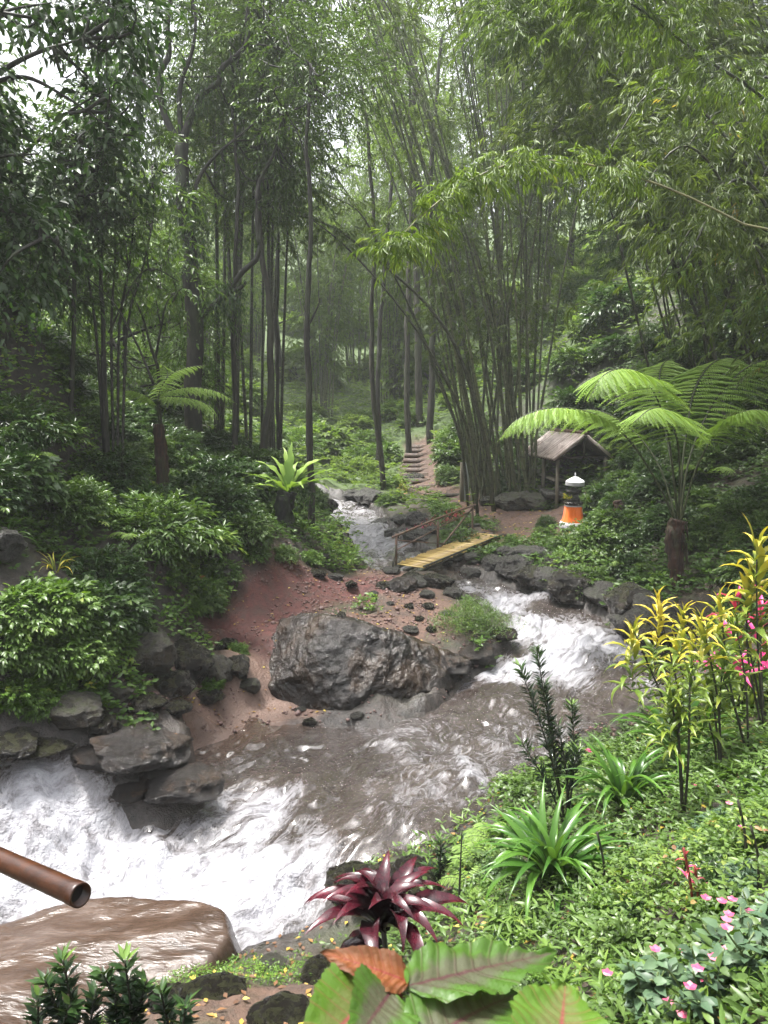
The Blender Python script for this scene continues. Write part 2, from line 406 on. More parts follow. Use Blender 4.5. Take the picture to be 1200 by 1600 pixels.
def rbf(C, Q, x, y, c=.4, lam=1e-3):
    d = np.hypot(C[:, None, 0] - C[None, :, 0], C[:, None, 1] - C[None, :, 1])
    A = np.sqrt(d * d + c * c); n = len(C)
    B = np.zeros((n + 1, n + 1)); B[:n, :n] = -A + lam * np.eye(n) * n * 0 - lam * 0; B[:n, :n] += lam * np.eye(n) * -1
    B[:n, n] = 1; B[n, :n] = 1
    w = np.linalg.solve(B, np.concatenate([Q, [0]]))
    r = np.zeros(x.shape) + w[n]
    for i in range(n):
        r -= w[i] * np.sqrt((x - C[i, 0]) ** 2 + (y - C[i, 1]) ** 2 + c * c)
    return r
LC = np.vstack([WP, LEVX])
def level(x, y): return np.clip(rbf(LC[:, :2], LC[:, 2], x, y, .3), -.45, 1.6)

# ------------------------------------------------------------------ terrain control points: (px,py,Y)
TPTS = [(520,985,12.4),(450,960,13.6),(400,1000,12.6),(330,905,14.0),(350,868,14.3),(420,880,14.6),(500,880,16.0),(330,745,19),(420,760,19),(300,715,21),(400,740,21),(250,780,16),
 (200,820,14.2),(120,800,14),(300,800,15.5),(420,820,16.0),(480,850,16.5),(0,850,9.5),(0,700,12),(100,700,14),(-300,800,9),(100,1000,9.2),(0,1020,8.6),(150,930,10.8),(280,930,12.2),(200,1010,10.0),(300,985,12.2),(370,1030,11.6),
 (150,1150,8.7),(50,1160,8.4),(250,1110,9.2),(310,1100,10.6),(380,1110,11.0),(440,1082,11.6),(340,1145,10.3),(-300,1100,7.5),(-700,900,8),
 (600,925,16.0),(550,900,16.8),(640,935,15.4),(660,965,14.4),(700,1000,13.5),(690,1040,12.7),(740,1000,13.4),(600,960,14.4),(660,910,16.6),
 (700,835,22),(650,830,23),(720,860,20.3),(760,870,19.0),(800,840,20.5),(830,810,24.3),(760,795,26),(680,780,29),(640,790,29),(660,750,33),(655,725,36.5),(655,695,41),
 (600,770,32),(560,760,34),(720,740,32),(780,770,27.7),(850,785,26.5),(885,835,21.8),(890,775,25.5),(870,765,27),
 (850,875,18.6),(900,895,17),(960,925,15.6),(1062,915,14.4),(1200,880,14),(1100,790,18),(1200,660,20),(1000,760,21),(950,820,19.5),(1120,930,13.6),(1030,945,14.2),
 (1000,1180,8.3),(1060,1270,6.0),(900,1290,6.6),(850,1440,5.2),(700,1420,6.0),(600,1425,6.3),(500,1550,5.0),(500,1502,5.9),(400,1522,5.8),(300,1538,5.7),(200,1595,5.1),(400,1562,4.95),(300,1568,4.9),(250,1610,4.5),(1200,1200,6),(1200,1400,4),(1200,1600,2.8),
 (900,1600,3.7),(700,1560,4.4),(600,1600,4.4),(1200,1080,8.3),(1120,1030,10.8),(850,1270,7.2),(780,1320,6.8),(750,1380,6.3)]
TP = [U(a, b, Y=c) for a, b, c in TPTS]
TP += [np.array(p, float) for p in [(-9,14,6.2),(-12,10,7),(-15,20,10),(-9,22,5.5),(-14,30,9),(-24,30,15),(-6,28,3.6),(-5,38,3.2),(-12,42,7),(-26,50,16),(0,50,4.5),(-3,62,7),(2,80,13),(-14,75,15),(16,75,18),(-40,80,24),(40,80,26),
  (6,34,5),(4,42,4.5),(8,50,9),(10,30,7.5),(9.5,24,4.6),(12,20,6.5),(13,15,5.2),(16,30,13),(18,18,10),(24,24,17),(24,45,20),(14,42,13),(30,12,14),(12,9,3.8),(18,4,5),
  (0,0,2.9),(-1.5,3,1.2),(0,3,1.9),(2,1.5,2.7),(5,1,3.0),(-3,2.0,.4),(-6,2,.3),(-9,4,1.5),(-12,3,4),(9,5,2.7),(6,9,2.0),(-2,0,2.6),(-20,0,7),(20,-10,6),(-10,-10,4),(0,-12,3.2),(-40,10,20),(45,20,24),(0,110,26),(-50,110,38),(50,110,40)]]
TP = np.array(TP)
def seg(pts, w, x, y):
    d = np.full(x.shape, 1e9)
    for a, b in zip(pts[:-1], pts[1:]):
        e = b[:2] - a[:2]; t = np.clip(((x - a[0]) * e[0] + (y - a[1]) * e[1]) / (e @ e), 0, 1)
        d = np.minimum(d, np.hypot(x - a[0] - t * e[0], y - a[1] - t * e[1]))
    return d - w
PATH = [U(790,838,Y=20.5), U(835,812,Y=24), U(760,797,Y=26), U(690,778,Y=28.8), U(660,755,Y=32.5), U(655,728,Y=36), U(656,695,Y=41)]
PATH2 = [U(800,850,Y=20), U(890,845,Y=21), U(880,800,Y=24)]
RED = [U(375,975,Y=12.6), U(430,945,Y=13.8), U(520,925,Y=15), U(590,935,Y=15.6)]
RED2 = [U(430,1010,Y=12.3), U(440,960,Y=13.5)]
DIRT = [U(600,915,Y=16.2), U(640,935,Y=15.4), U(660,985,Y=13.8), U(600,1000,Y=13.2)]
MUD = [U(300,1130,Y=10.4), U(390,1110,Y=10.9), U(450,1080,Y=11.6), U(420,1045,Y=12.0)]
NEARDIRT = [U(280,1560,Y=4.9), U(420,1550,Y=4.9), U(520,1560,Y=4.8)]
def hraw(x, y):
    z = rbf(TP[:, :2], TP[:, 2], x, y, .5)
    wd = polydist(x, y, WP); lv = level(x, y)
    near = sstep(60, 20, y)
    rough = .10 * fbm(xy0(x * 1.3, y * 1.3), 4, 3) + .03 * fbm(xy0(x * 2.6, y * 2.6), 4, 14, True) + .035 * fbm(xy0(x * 6, y * 6), 3, 9) + .5 * (1 - near) * fbm(xy0(x * .12, y * .12), 3, 4)
    pth = np.minimum(np.minimum(seg(PATH, .7, x, y), seg(PATH2, .5, x, y)), np.minimum(seg(MUD, .35, x, y), seg(RED, .5, x, y)))
    z = z + rough * (0.25 + .75 * sstep(0, .8, pth))
    far = np.clip((x ** 2 + (y - 15) ** 2) / 900.0, 0, 1)
    bank = lv + .04 + .28 * sstep(0, .5, -wd) + np.clip(-wd - .5, 0, 2) * .1
    flat = sstep(.6, 0, seg(MUD, .5, x, y))
    bank = bank * (1 - flat) + (lv + .02 + .05 * np.clip(-wd, 0, 3)) * flat
    z = np.where((wd < 0) & (-wd < 2.2), np.maximum(z, bank), z)
    z = np.where(wd >= 0, np.minimum(np.maximum(z, lv - .8), lv + .04 - .5 * sstep(0, .5, wd)), z)
    return z, wd, lv
def axis(segs):
    r = []
    for a, b, s in segs: r += list(np.arange(a, b, s))
    return np.array(r + [segs[-1][1]])
gx = axis([(-90, -30, 4), (-30, -12, .8), (-12, -7, .22), (-7, 8, .075), (8, 13, .2), (13, 30, .8), (30, 90, 4)])
gy = axis([(-30, -4, 2), (-4, 3.4, .25), (3.4, 18, .075), (18, 34, .16), (34, 60, .6), (60, 150, 3)])
GX, GY = np.meshgrid(gx, gy)
GZ, GWD, GLV = hraw(GX, GY)
def ground(x, y):
    x = np.asarray(x, float); y = np.asarray(y, float)
    i = np.clip(np.searchsorted(gx, x) - 1, 0, len(gx) - 2); j = np.clip(np.searchsorted(gy, y) - 1, 0, len(gy) - 2)
    u = np.clip((x - gx[i]) / (gx[i + 1] - gx[i]), 0, 1); v = np.clip((y - gy[j]) / (gy[j + 1] - gy[j]), 0, 1)
    return (GZ[j, i] * (1 - u) + GZ[j, i + 1] * u) * (1 - v) + (GZ[j + 1, i] * (1 - u) + GZ[j + 1, i + 1] * u) * v
def gwd(x, y):
    i = np.clip(np.searchsorted(gx, x), 0, len(gx) - 1); j = np.clip(np.searchsorted(gy, y), 0, len(gy) - 1); return GWD[j, i]
def gp(x, y, dz=0): return np.array([x, y, float(ground(x, y)) + dz])
def at(px, py, Y, dz=0):
    """foot point on the ground below/near the pixel at distance Y"""
    p = U(px, py, Y=Y); return np.array([p[0], p[1], float(ground(p[0], p[1])) + dz])
def hit(px, py):
    """first hit of the pixel's ray with the ground"""
    d = ray(px, py); t = np.arange(1.5, 90, .02); P = np.array([0, 0, H]) + d * t[:, None]
    b = P[:, 2] < ground(P[:, 0], P[:, 1]); k = np.argmax(b) if b.any() else len(t) - 1
    return P[k]
nx, ny = len(gx), len(gy)
V = np.stack([GX, GY, GZ], -1).reshape(-1, 3)
i = np.arange(ny - 1)[:, None] * nx + np.arange(nx - 1)[None]
F = np.stack([i, i + 1, i + nx + 1, i + nx], -1).reshape(-1, 4)
fx, fy = GX.ravel(), GY.ravel(); wob = .18 * fbm(xy0(fx * 2, fy * 2), 3, 21)
slope = np.hypot(np.gradient(GZ, axis=1) / np.gradient(gx)[None], np.gradient(GZ, axis=0) / np.gradient(gy)[:, None]).ravel()
a_red = np.maximum(sstep(.35, -.15, seg(RED, .55, fx, fy) + wob), sstep(.3, -.1, seg(RED2, .3, fx, fy) + wob))
a_dirt = np.maximum.reduce([sstep(.3, -.1, seg(PATH, .75, fx, fy) + wob), sstep(.3, -.1, seg(PATH2, .5, fx, fy) + wob), sstep(.3, -.1, seg(DIRT, .6, fx, fy) + wob), sstep(.3, -.1, seg(MUD, .6, fx, fy) + wob),
   .8 * sstep(.3, -.1, seg(NEARDIRT, .25, fx, fy) + wob)])
a_mud = sstep(.3, -.1, seg(MUD, .5, fx, fy) + wob)
a_wet = sstep(-.7, -.05, GWD.ravel())
gm = mesh('ground', V, [F], {'red': a_red, 'dirt': a_dirt, 'mud': a_mud, 'wet': a_wet, 'farhill': sstep(26, 34, fy), 'steep': np.clip(slope, 0, 2)}, True)
m, t, _, _ = nodes('ground_soil')
co = coord(t); n1 = noise(t, 1.5, 6, .6, co); n2 = noise(t, 9, 6, .65, co); n3 = noise(t, 45, 4, .6, co)
n4 = noise(t, 2.6, 5, .7, co, 1.0)
base = mixc(t, ramp(t, n2, [(.35, 0.0), (.65, 1.0)]), (.016, .012, .009), (.055, .038, .024))
base = mixc(t, ramp(t, n1, [(.45, 0.0), (.6, .8)]), base, (.03, .042, .013))
redc = mixc(t, ramp(t, n2, [(.3, 0.0), (.7, 1.0)]), (.035, .010, .008), (.10, .027, .021))
redc = mixc(t, ramp(t, n4, [(.48, 0.0), (.62, .75)]), redc, (.045, .022, .016))
dirtc = mixc(t, ramp(t, n2, [(.3, 0.0), (.7, 1.0)]), (.055, .030, .021), (.13, .072, .050))
dirtc = mixc(t, ramp(t, n4, [(.46, 0.0), (.62, .8)]), dirtc, (.04, .026, .019))
mudc = mixc(t, ramp(t, n1, [(.3, 0.0), (.7, 1.0)]), (.11, .07, .055), (.20, .13, .10))
rockc = mixc(t, ramp(t, n2, [(.3, 0.0), (.7, 1.0)]), (.015, .013, .012), (.06, .05, .045))
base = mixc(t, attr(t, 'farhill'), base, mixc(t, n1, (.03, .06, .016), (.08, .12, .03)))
c = mixc(t, ramp(t, attr(t, 'steep'), [(.9, 0.0), (1.6, .7)]), base, rockc)
c = mixc(t, math_(t, 'MULTIPLY', attr(t, 'wet'), .85), c, rockc)
c = mixc(t, attr(t, 'dirt'), c, dirtc); c = mixc(t, attr(t, 'mud'), c, mudc); c = mixc(t, attr(t, 'red'), c, redc)
rg = math_(t, 'SUBTRACT', .75, math_(t, 'MULTIPLY', math_(t, 'MAXIMUM', attr(t, 'wet'), math_(t, 'MULTIPLY', attr(t, 'mud'), ramp(t, n1, [(.45, 0.0), (.6, 1.0)]))), .5))
hgt = math_(t, 'ADD', n2, math_(t, 'MULTIPLY', n3, .5))
out(t, principled(t, c, rg, bump(t, hgt, .7, .05)))
tag(link('ground', gm, m), None, kind='structure')

# ------------------------------------------------------------------ water
FO1 = [(712,906),(760,912),(830,930),(890,938),(880,946),(835,947),(900,965),(960,985),(990,1010),(1010,1045),(900,1058),(1010,1072),(900,1078),(870,1068),(800,1060),(745,1062),(705,1082),(690,1078),(745,1045),(805,1010),(800,975),(755,945),(715,925)]
FO2 = [(-900,1100),(0,1180),(180,1195),(245,1262),(310,1252),(350,1240),(430,1232),(500,1225),(450,1262),(470,1300),(500,1345),(520,1400),(515,1480),(400,1520),(200,1500),(-100,1560),(-900,1600)]
FO3 = [(700,1190),(735,1180),(745,1215),(770,1242),(735,1243),(712,1222)]
FO4 = [(495,815),(545,812),(530,826),(505,832)]
SKY_SHEEN = [(470,780),(600,780),(640,860),(610,905),(510,880)]  # pale foam tone painted on the upper stream for reflected sky
POOL_GLINTS = [(480,1090),(1000,1075),(1000,1160),(760,1290),(640,1330),(500,1230),(560,1160)]  # ripple glints on the pool, painted as thin white foam streaks
FO5 = [(595,1135),(690,1150),(640,1165),(560,1168)]
def foam_sheen_mask(P):
    px, py = project(P)
    n = 60 * fbm(P * np.array([1.6, 1.6, 0]), 3, 31)
    f = np.zeros(len(P))
    for poly, soft, st in ((FO1, 22, .95), (FO2, 48, 1), (SKY_SHEEN, 20, .78), (POOL_GLINTS, 40, .46), (FO3, 12, .8), (FO4, 7, .7), (FO5, 14, .45)):
        s = soft * 2
        f = np.maximum(f, st * sstep(-s, s, polydist(px, py, poly) + n * soft / 60))
    return f
FLOW = np.array([U(525,785,z=1.0), U(540,830,z=.9), U(590,880,z=.8), U(700,895,z=.75), U(800,950,z=.5), U(880,1010,z=.36), U(870,1090,z=0), U(720,1170,z=0), U(560,1250,z=0), U(400,1330,z=-.2), U(330,1450,z=-.4), U(330,1700,z=-.5)])
FLOW2 = np.array([U(-700,1200,z=1.4), U(0,1240,z=.6), U(200,1320,z=0), U(420,1370,z=-.3), U(520,1500,z=-.4)])
def flowuv(x, y, pl):
    best = np.full(x.shape, 1e9); u = np.zeros(x.shape); v = np.zeros(x.shape); acc = 0
    pl = spline(pl, 60)
    for a, b in zip(pl[:-1], pl[1:]):
        e = b[:2] - a[:2]; L = np.hypot(*e); tt = np.clip(((x - a[0]) * e[0] + (y - a[1]) * e[1]) / L ** 2, 0, 1)
        dx, dy = x - a[0] - tt * e[0], y - a[1] - tt * e[1]; d = np.hypot(dx, dy); k = d < best
        best[k] = d[k]; u[k] = (acc + tt * L)[k]; v[k] = (np.sign(e[0] * dy - e[1] * dx) * d)[k]; acc += L
    return u, v, best
def grid_sheet(x0, x1, y0, y1, s, keep):
    xs = np.arange(x0, x1, s); ys = np.arange(y0, y1, s); X, Y = np.meshgrid(xs, ys)
    k = keep(X, Y); n = len(xs)
    q = np.arange(len(ys) - 1)[:, None] * n + np.arange(n - 1)[None]
    F = np.stack([q, q + 1, q + n + 1, q + n], -1).reshape(-1, 4)
    kk = k.ravel(); F = F[kk[F].all(1)]
    used = np.unique(F); idx = np.zeros(X.size, np.int64); idx[used] = np.arange(len(used))
    return X.ravel()[used], Y.ravel()[used], idx[F]
def wkeep(y0, y1):
    return lambda X, Y: polydist(X, Y, WP) > -.35
parts_ = []
wv, wf, at_ = [], [], {'foam': [], 'fu': [], 'fv': [], 'shore': []}; nn = 0
X1, Y1, F1 = grid_sheet(-8.5, 5.5, 4.0, 32, .032, wkeep(0, 0))
lv = level(X1, Y1); P = np.stack([X1, Y1, lv], -1); fo = foam_sheen_mask(P); wd = polydist(X1, Y1, WP)
wq = fbm(xy0(X1 * .5, Y1 * .5), 2, 71) * .6; fu = X1 * .6 + Y1 * .8 + wq; fv = X1 * .8 - Y1 * .6 + wq * .7
rip = vnoise(np.stack([fu * 2.2, fv * 4.5, fu * 0 + 2], -1), 7) * .5 + vnoise(np.stack([fu * 5, fv * 9, fu * 0], -1), 8) * .28 + vnoise(np.stack([X1 * 9, Y1 * 8, fu * 0], -1), 9) * .22
far = sstep(26, 14, Y1)
big = fbm(xy0(X1 * 1.1, Y1 * 1.3), 3, 12)
chop = fbm(np.stack([fu * 2.6, fv * 5.2, fu * 0 + 4], -1), 4, 50, True)
fr = fbm(np.stack([fu * 2.0, fv * 3.2, fu * 0 + 9], -1), 5, 40, True)
z = lv + (rip * .035 + .030 * chop * (.5 + .5 * far)) * sstep(-.1, .5, wd) + fo * (.05 * fr + .14 * big + .09 * fbm(xy0(X1 * 3.1, Y1 * 2.6), 3, 13)) + .03 * big
wm = mesh('stream_water', np.stack([X1, Y1, z], -1), [F1], {'foam': fo, 'fu': fu, 'fv': fv, 'shore': sstep(.75, 0, seg(MUD, .35, X1, Y1)), 'crest': np.clip(fr * .5 + .5, 0, 1)}, True)
def watermat(name, murky1, murky2, foamy=True):
    m, t, _, _ = nodes(name)
    cmb = t.nodes.new('ShaderNodeCombineXYZ'); t.links.new(attr(t, 'fu'), cmb.inputs[0]); t.links.new(attr(t, 'fv'), cmb.inputs[1])
    mp = t.nodes.new('ShaderNodeMapping'); mp.inputs['Scale'].default_value = (1, 1.7, 1); t.links.new(cmb.outputs[0], mp.inputs[0])
    co = coord(t)
    n1 = noise(t, 2.3, 8, .66, mp.outputs[0], 1.1); n2 = noise(t, 7, 5, .6, mp.outputs[0], .6); n3 = noise(t, 24, 4, .6, co, .6); n0 = noise(t, .9, 4, .6, co)
    ridge = math_(t, 'SUBTRACT', 1.0, math_(t, 'MULTIPLY', math_(t, 'ABSOLUTE', math_(t, 'SUBTRACT', n1, .5)), 6.0), clamp=True)
    f = attr(t, 'foam')
    # threshold for foam and painted sheen: higher mask -> lower threshold
    s = math_(t, 'ADD', math_(t, 'MULTIPLY', ridge, .42), math_(t, 'ADD', math_(t, 'MULTIPLY', n2, .55), math_(t, 'MULTIPLY', n0, .25)))
    s = math_(t, 'ADD', s, math_(t, 'ADD', math_(t, 'MULTIPLY', f, .72), math_(t, 'MULTIPLY', math_(t, 'POWER', f, 3.0), .28)))
    fm = ramp(t, math_(t, 'MULTIPLY', s, .5), [(.50, 0.0), (.62, .4), (.80, .85), (.92, 1.0)])
    sh = attr(t, 'shore')
    c = mixc(t, ramp(t, n0, [(.35, 0.0), (.65, 1.0)]), murky1, murky2)
    c = mixc(t, math_(t, 'MULTIPLY', sh, .8), c, (.10, .052, .028))
    fc = mixc(t, ramp(t, math_(t, 'ADD', math_(t, 'MULTIPLY', ridge, .35), math_(t, 'MULTIPLY', n2, .9)), [(.3, 0.0), (.75, 1.0)]), (.13, .125, .15), (.37, .37, .40))
    c2 = mixc(t, fm, c, fc)
    hg = math_(t, 'MULTIPLY', math_(t, 'ADD', math_(t, 'MULTIPLY', n2, .9), math_(t, 'MULTIPLY', n3, .9)), math_(t, 'SUBTRACT', 1.0, math_(t, 'MULTIPLY', fm, .75)))
    r = math_(t, 'ADD', .05, math_(t, 'MULTIPLY', fm, .75))
    out(t, principled(t, c2, r, bump(t, math_(t, 'ADD', hg, math_(t, 'MULTIPLY', fm, .35)), .9, .11), spec=1.0, **{'Coat Weight': math_(t, 'SUBTRACT', 1.0, fm), 'Coat Roughness': .03})); return m
M['water'] = watermat('stream_water', (.030, .019, .013), (.075, .056, .047))
tag(link('water', wm, M['water']), None, kind='structure')
# ------------------------------------------------------------------ rocks
import bmesh
def ico(sub):
    bm = bmesh.new(); bmesh.ops.create_icosphere(bm, subdivisions=sub, radius=1)
    bm.verts.ensure_lookup_table()
    V = np.array([v.co[:] for v in bm.verts]); F = np.array([[v.index for v in f.verts] for f in bm.faces]); bm.free(); return V, F
def rock_shape(D, F, rng, planes=14, sharp=.08, dims=(1, 1, 1), extra=None, rough=.06, nscale=2.2):
    n = norm(rng.normal(0, 1, (planes, 3))); d = rng.uniform(.72, 1.0, planes)
    if extra is not None:
        n = np.vstack([n, norm(np.array([e[:3] for e in extra], float))]); d = np.concatenate([d, [e[3] for e in extra]])
    c = np.maximum(D @ n.T, 1e-3); q = d[None] / c
    k = 1 / max(sharp, .01)
    r = -np.log(np.exp(-k * np.minimum(q, 3)).sum(1)) / k
    r = np.clip(r, .3, 1.25)
    V = D * r[:, None]
    V = V * np.array(dims)
    s = nscale / max(dims)
    rd = fbm(V * s + rng.random() * 50, 5, int(rng.integers(99)), True)
    V = V + D * (rd * rough * max(dims))[:, None]
    return V
rng = np.random.default_rng(5)
IC3, IC4, IC6 = ico(5), ico(6), ico(7)
ROCKS = []
for q in range(7):
    D, F = IC4 if q < 3 else IC3
    v = rock_shape(D, F, rng, 11, .015, (1, rng.uniform(.7, .9), rng.uniform(.5, .8)), rough=.11, nscale=1.8)
    ROCKS.append(v)
rmesh = {}
def rock(px, py, Y, w, label, mat='rock', v=0, rz=0, sz=1.0, name='rock', group=None, sink=.25, tilt=0, xyz=None):
    p = hit(px, py) if xyz is None else np.array(xyz)
    key = (v % 7, mat)
    if key not in rmesh: rmesh[key] = mesh(name, ROCKS[key[0]], [(IC4 if key[0] < 3 else IC3)[1]], None, True)
    s = w / 2
    o = link(name, rmesh[key], M[mat], loc=(p[0], p[1], p[2] + s * sz * (.6 - sink)), rot=(tilt, tilt * .5, rz), sc=(s, s, s * sz))
    return tag(o, label, 'rock', group)

# big wet boulder
D, F = IC6
c0 = U(549, 1050, Y=12.0); c0[2] = .24
ext = [(-.75, -.35, .75, .62), (.15, -.8, .62, .62), (.7, -.5, .55, .64), (.9, -.45, -.05, .78), (-.95, -.2, .1, .86), (-.4, -.9, .2, .66), (.35, .2, .95, .62), (.0, .9, .5, .8), (.5, -.85, -.3, .62), (-.15, .1, 1, .74)]
r8 = np.random.default_rng(11)
Vb = rock_shape(D, F, r8, 9, .018, (1.74, 1.15, 1.38), ext, rough=.028, nscale=1.6)
Vb += D * (.046 * fbm(np.stack([Vb[:, 0] * 1.2 + Vb[:, 2] * 2.5, Vb[:, 1] * 2, Vb[:, 2] * 1.5 - Vb[:, 0] * 2.5], -1), 5, 77, True))[:, None]
Vb += D * (.006 * fbm(Vb * 9, 3, 55, True))[:, None]
Vb[:, 0] -= .10 * Vb[:, 2]
tag(link('boulder', mesh('boulder', Vb, [F], None, True), M['rock_wet'], loc=c0), 'huge wet faceted boulder shining beside the red soil and the pool', 'boulder')
# dark wedge rock between mud and foam
for (px, py, Y, w, lab, mat, v, rz, sz, tl) in [
    (225,1175,8.9,.95,'dark wet wedge of rock reaching down into the white foam','rock_wet',4,.9,.6,.25),
    (285,1232,8.75,.75,'black wet tip of rock at the foam edge beside the brown shallows','rock_wet',4,.4,.7,.1),
    (165,1145,9.2,.4,'black boulder under the bright leafy bush above the waterfall','rock_black',2,2.0,1,.0),
    (118,1125,8.9,.6,'round dark stone with green moss above the left white water','rock_mossy',3,1,.9,0),
    (60,1175,8.5,.6,'low brown rock ledge at the left edge over the waterfall','rock_black',5,.2,.5,0),
    (150,1190,8.5,.5,'small brown stone touching the top of the left waterfall','rock_wet',0,1.4,.6,.2),
    (10,1165,8.4,.7,'brown stone in the corner where the waterfall enters the picture','rock_black',4,2.2,.5,0)]:
    rock(px, py, Y, w, lab, mat, v, rz, sz, tilt=tl)
wall = [(215,1040,10.3,1.0,2,1.0),(262,1080,10.1,.9,4,.95),(300,1050,10.7,.95,0,1.1),(340,1058,11.0,.7,3,1.1),(372,1050,11.3,.6,5,1.2),(325,1095,10.5,.5,6,.8),(245,1010,10.9,.6,1,.9),(300,1008,11.4,.6,5,.9),
        (352,1015,11.6,.5,6,.9),(388,1075,11.3,.45,2,.8),(230,1105,9.8,.6,5,.8),(276,1112,10.1,.45,3,.7),(185,1085,9.4,.5,0,.7)]
for i_, (px, py, Y, w, v, sz) in enumerate(wall):
    rock(px, py, Y, w * .72, 'black wet stone of the low wall above the waterfall, %s from the left' % ORD[sorted(q[0] for q in wall).index(px)], 'rock_black' if i_ % 3 else 'rock_mossy', v, i_ * 1.3, sz, group='black stones of the left bank wall')
# rocks on the spit and beside the bridge
named = [(627,922,16.0,.55,'dark angular boulder lying in front of the lower bridge end','rock_wet',2,.4,.8),
 (665,932,15.6,.32,'pale grey stone just right of the dark boulder on the spit','rock',3,1,.7),
 (640,985,14.0,.3,'grey stone on the brown spit left of the grass tuft','rock',5,2,.6),
 (690,1045,12.9,.75,'black wet rock under the grass tuft at the rapids','rock_wet',4,.2,.8),
 (745,1030,12.9,.6,'dark rock at the foot of the grass tuft in the white water','rock_wet',0,1.2,.7),
 (788,995,13.7,.5,'rock at the right tip of the grassy spit in the rapids','rock_wet',6,2.2,.6),
 (543,958,12.75,.16,'small black stone perched on top of the huge boulder','rock_black',3,.5,1.2)]
for a in named[:-1]: rock(*a)
rock(0,0,0,.16,named[-1][4],'rock_black',3,.5,1.2,xyz=(c0[0]-.15,c0[1]-.1,c0[2]+1.06))
SPIT = [(600,918,16.2,.35,1,.6),(650,912,16.5,.5,4,.7),(685,915,16.6,.6,0,.7),(705,930,16.0,.4,2,.7),(645,905,17.0,.45,5,.7),(612,895,17.2,.4,6,.6),(670,950,15.2,.25,3,.7),(585,930,15.6,.22,1,.7),
        (640,950,15.0,.2,2,.7),(610,945,15.2,.16,3,.7),(655,968,14.5,.18,4,.7),(700,960,14.9,.25,5,.6),(675,985,14.2,.2,6,.7),(560,1120,10.7,.2,1,.6),(485,1130,10.7,.22,3,.6),(470,1110,10.9,.15,5,.7),(498,900,16.6,.35,2,.7),(525,905,16.7,.3,0,.7),(549,915,16.3,.25,3,.7),(505,875,17.3,.4,4,.8)]
for i_, (px, py, Y, w, v, sz) in enumerate(SPIT):
    rock(px, py, Y, w, 'loose stone on the brown spit below the bridge, %s from the left' % ORD[sorted(q[0] for q in SPIT).index(px)], 'rock' if i_ % 2 else 'rock_black', v, i_ * 1.7, sz, group='loose stones on the spit')
# promontory beyond the bridge
PROM = [(600,822,23.5,.9,0,.7),(625,815,24,.8,4,.8),(650,818,23.6,1.0,1,.8),(618,838,22.2,.9,2,.6),(651,842,21.8,1.1,5,.7),(680,832,22.4,.7,3,.6),(700,850,21.2,.45,0,.6),(668,862,20.6,.5,4,.5),(640,866,20.7,.6,6,.6),
        (728,836,21.5,.45,1,.6),(744,822,22,.35,2,.6),(716,874,19.6,.5,5,.5),(745,872,19.6,.6,4,.6),(776,884,18.7,.8,0,.6),(735,897,18.2,.7,2,.5),(702,882,19.2,.45,6,.5)]
for i_, (px, py, Y, w, v, sz) in enumerate(PROM):
    rock(px, py, Y, w * .8, 'slaty grey rock beyond and under the footbridge, %s from the left' % ORD[sorted(q[0] for q in PROM).index(px)], 'rock', v, i_ * 2.1, sz, group='slaty rocks around the bridge', sink=.3)
for i_, (px, py, Y, w, v, sz, lab) in enumerate([(575,785,31,1.1,3,.8,'rounded grey boulder on the far right stream edge'),(553,775,33,.8,5,.7,'grey stone beside the far end of the stream'),(505,795,28.5,.9,2,.6,'flat dark rock at the far left of the stream behind the bird nest fern'),
        (645,752,31.5,.8,4,1.0,'black rock beside the red path under yellow leaves')]):
    rock(px, py, Y, w, lab, 'rock' if i_ < 2 else 'rock_black', v, i_, sz)
BANKR = [(800,893,18.1,.8,1,.8),(835,905,17.6,.9,4,.8),(870,915,17.2,.9,2,.8),(905,925,16.6,1.0,0,.8),(945,938,16,.9,5,.9),(985,955,15.3,1.0,3,.9),(825,875,18.7,.9,6,.7),(860,890,18.2,.7,3,.7),(1010,975,14.7,1.0,1,.9),(1050,990,14.2,1.0,4,.9),(790,870,19,.6,0,.8),(901,900,17.4,.7,6,.8)]
for i_, (px, py, Y, w, v, sz) in enumerate(BANKR):
    rock(px, py, Y, w, 'dark rock of the right bank over the rapids, %s from the left' % ORD[sorted(q[0] for q in BANKR).index(px)], 'rock_black' if i_ % 2 else 'rock', v, i_ * 1.1, sz, group='rocks of the right bank above the rapids', sink=.3)
for i_, (px, py, Y, w, v, sz, lab) in enumerate([(548,1392,6.65,.5,2,.7,'wet black rock poking into the foam behind the maroon plant'),(600,1395,6.5,.6,4,.7,'grey wet rock behind the maroon plant'),(480,1410,6.55,.3,5,.5,'small flat black rock tip in the white foam'),
        (660,1385,6.5,.5,0,.6,'dark rock at the pool edge right of the maroon plant'),(335,1550,5.15,.36,4,.3,'flat wet black rock at the bottom of the picture beside the slab'),(265,1570,4.9,.3,3,.6,'black wet stone behind the dark leafy stems at the bottom'),
        (420,1515,5.3,.25,6,.5,'mossy rock at the edge of the falling white water'),(500,1530,5.2,.35,2,.5,'wet stone among fallen leaves near the maroon plant'),(450,1590,4.7,.4,5,.4,'wet stone in the brown dirt at the bottom edge')]):
    rock(px, py, Y, w, lab, 'rock_black' if i_ != 6 else 'rock_mossy', v, i_ * .8, sz)
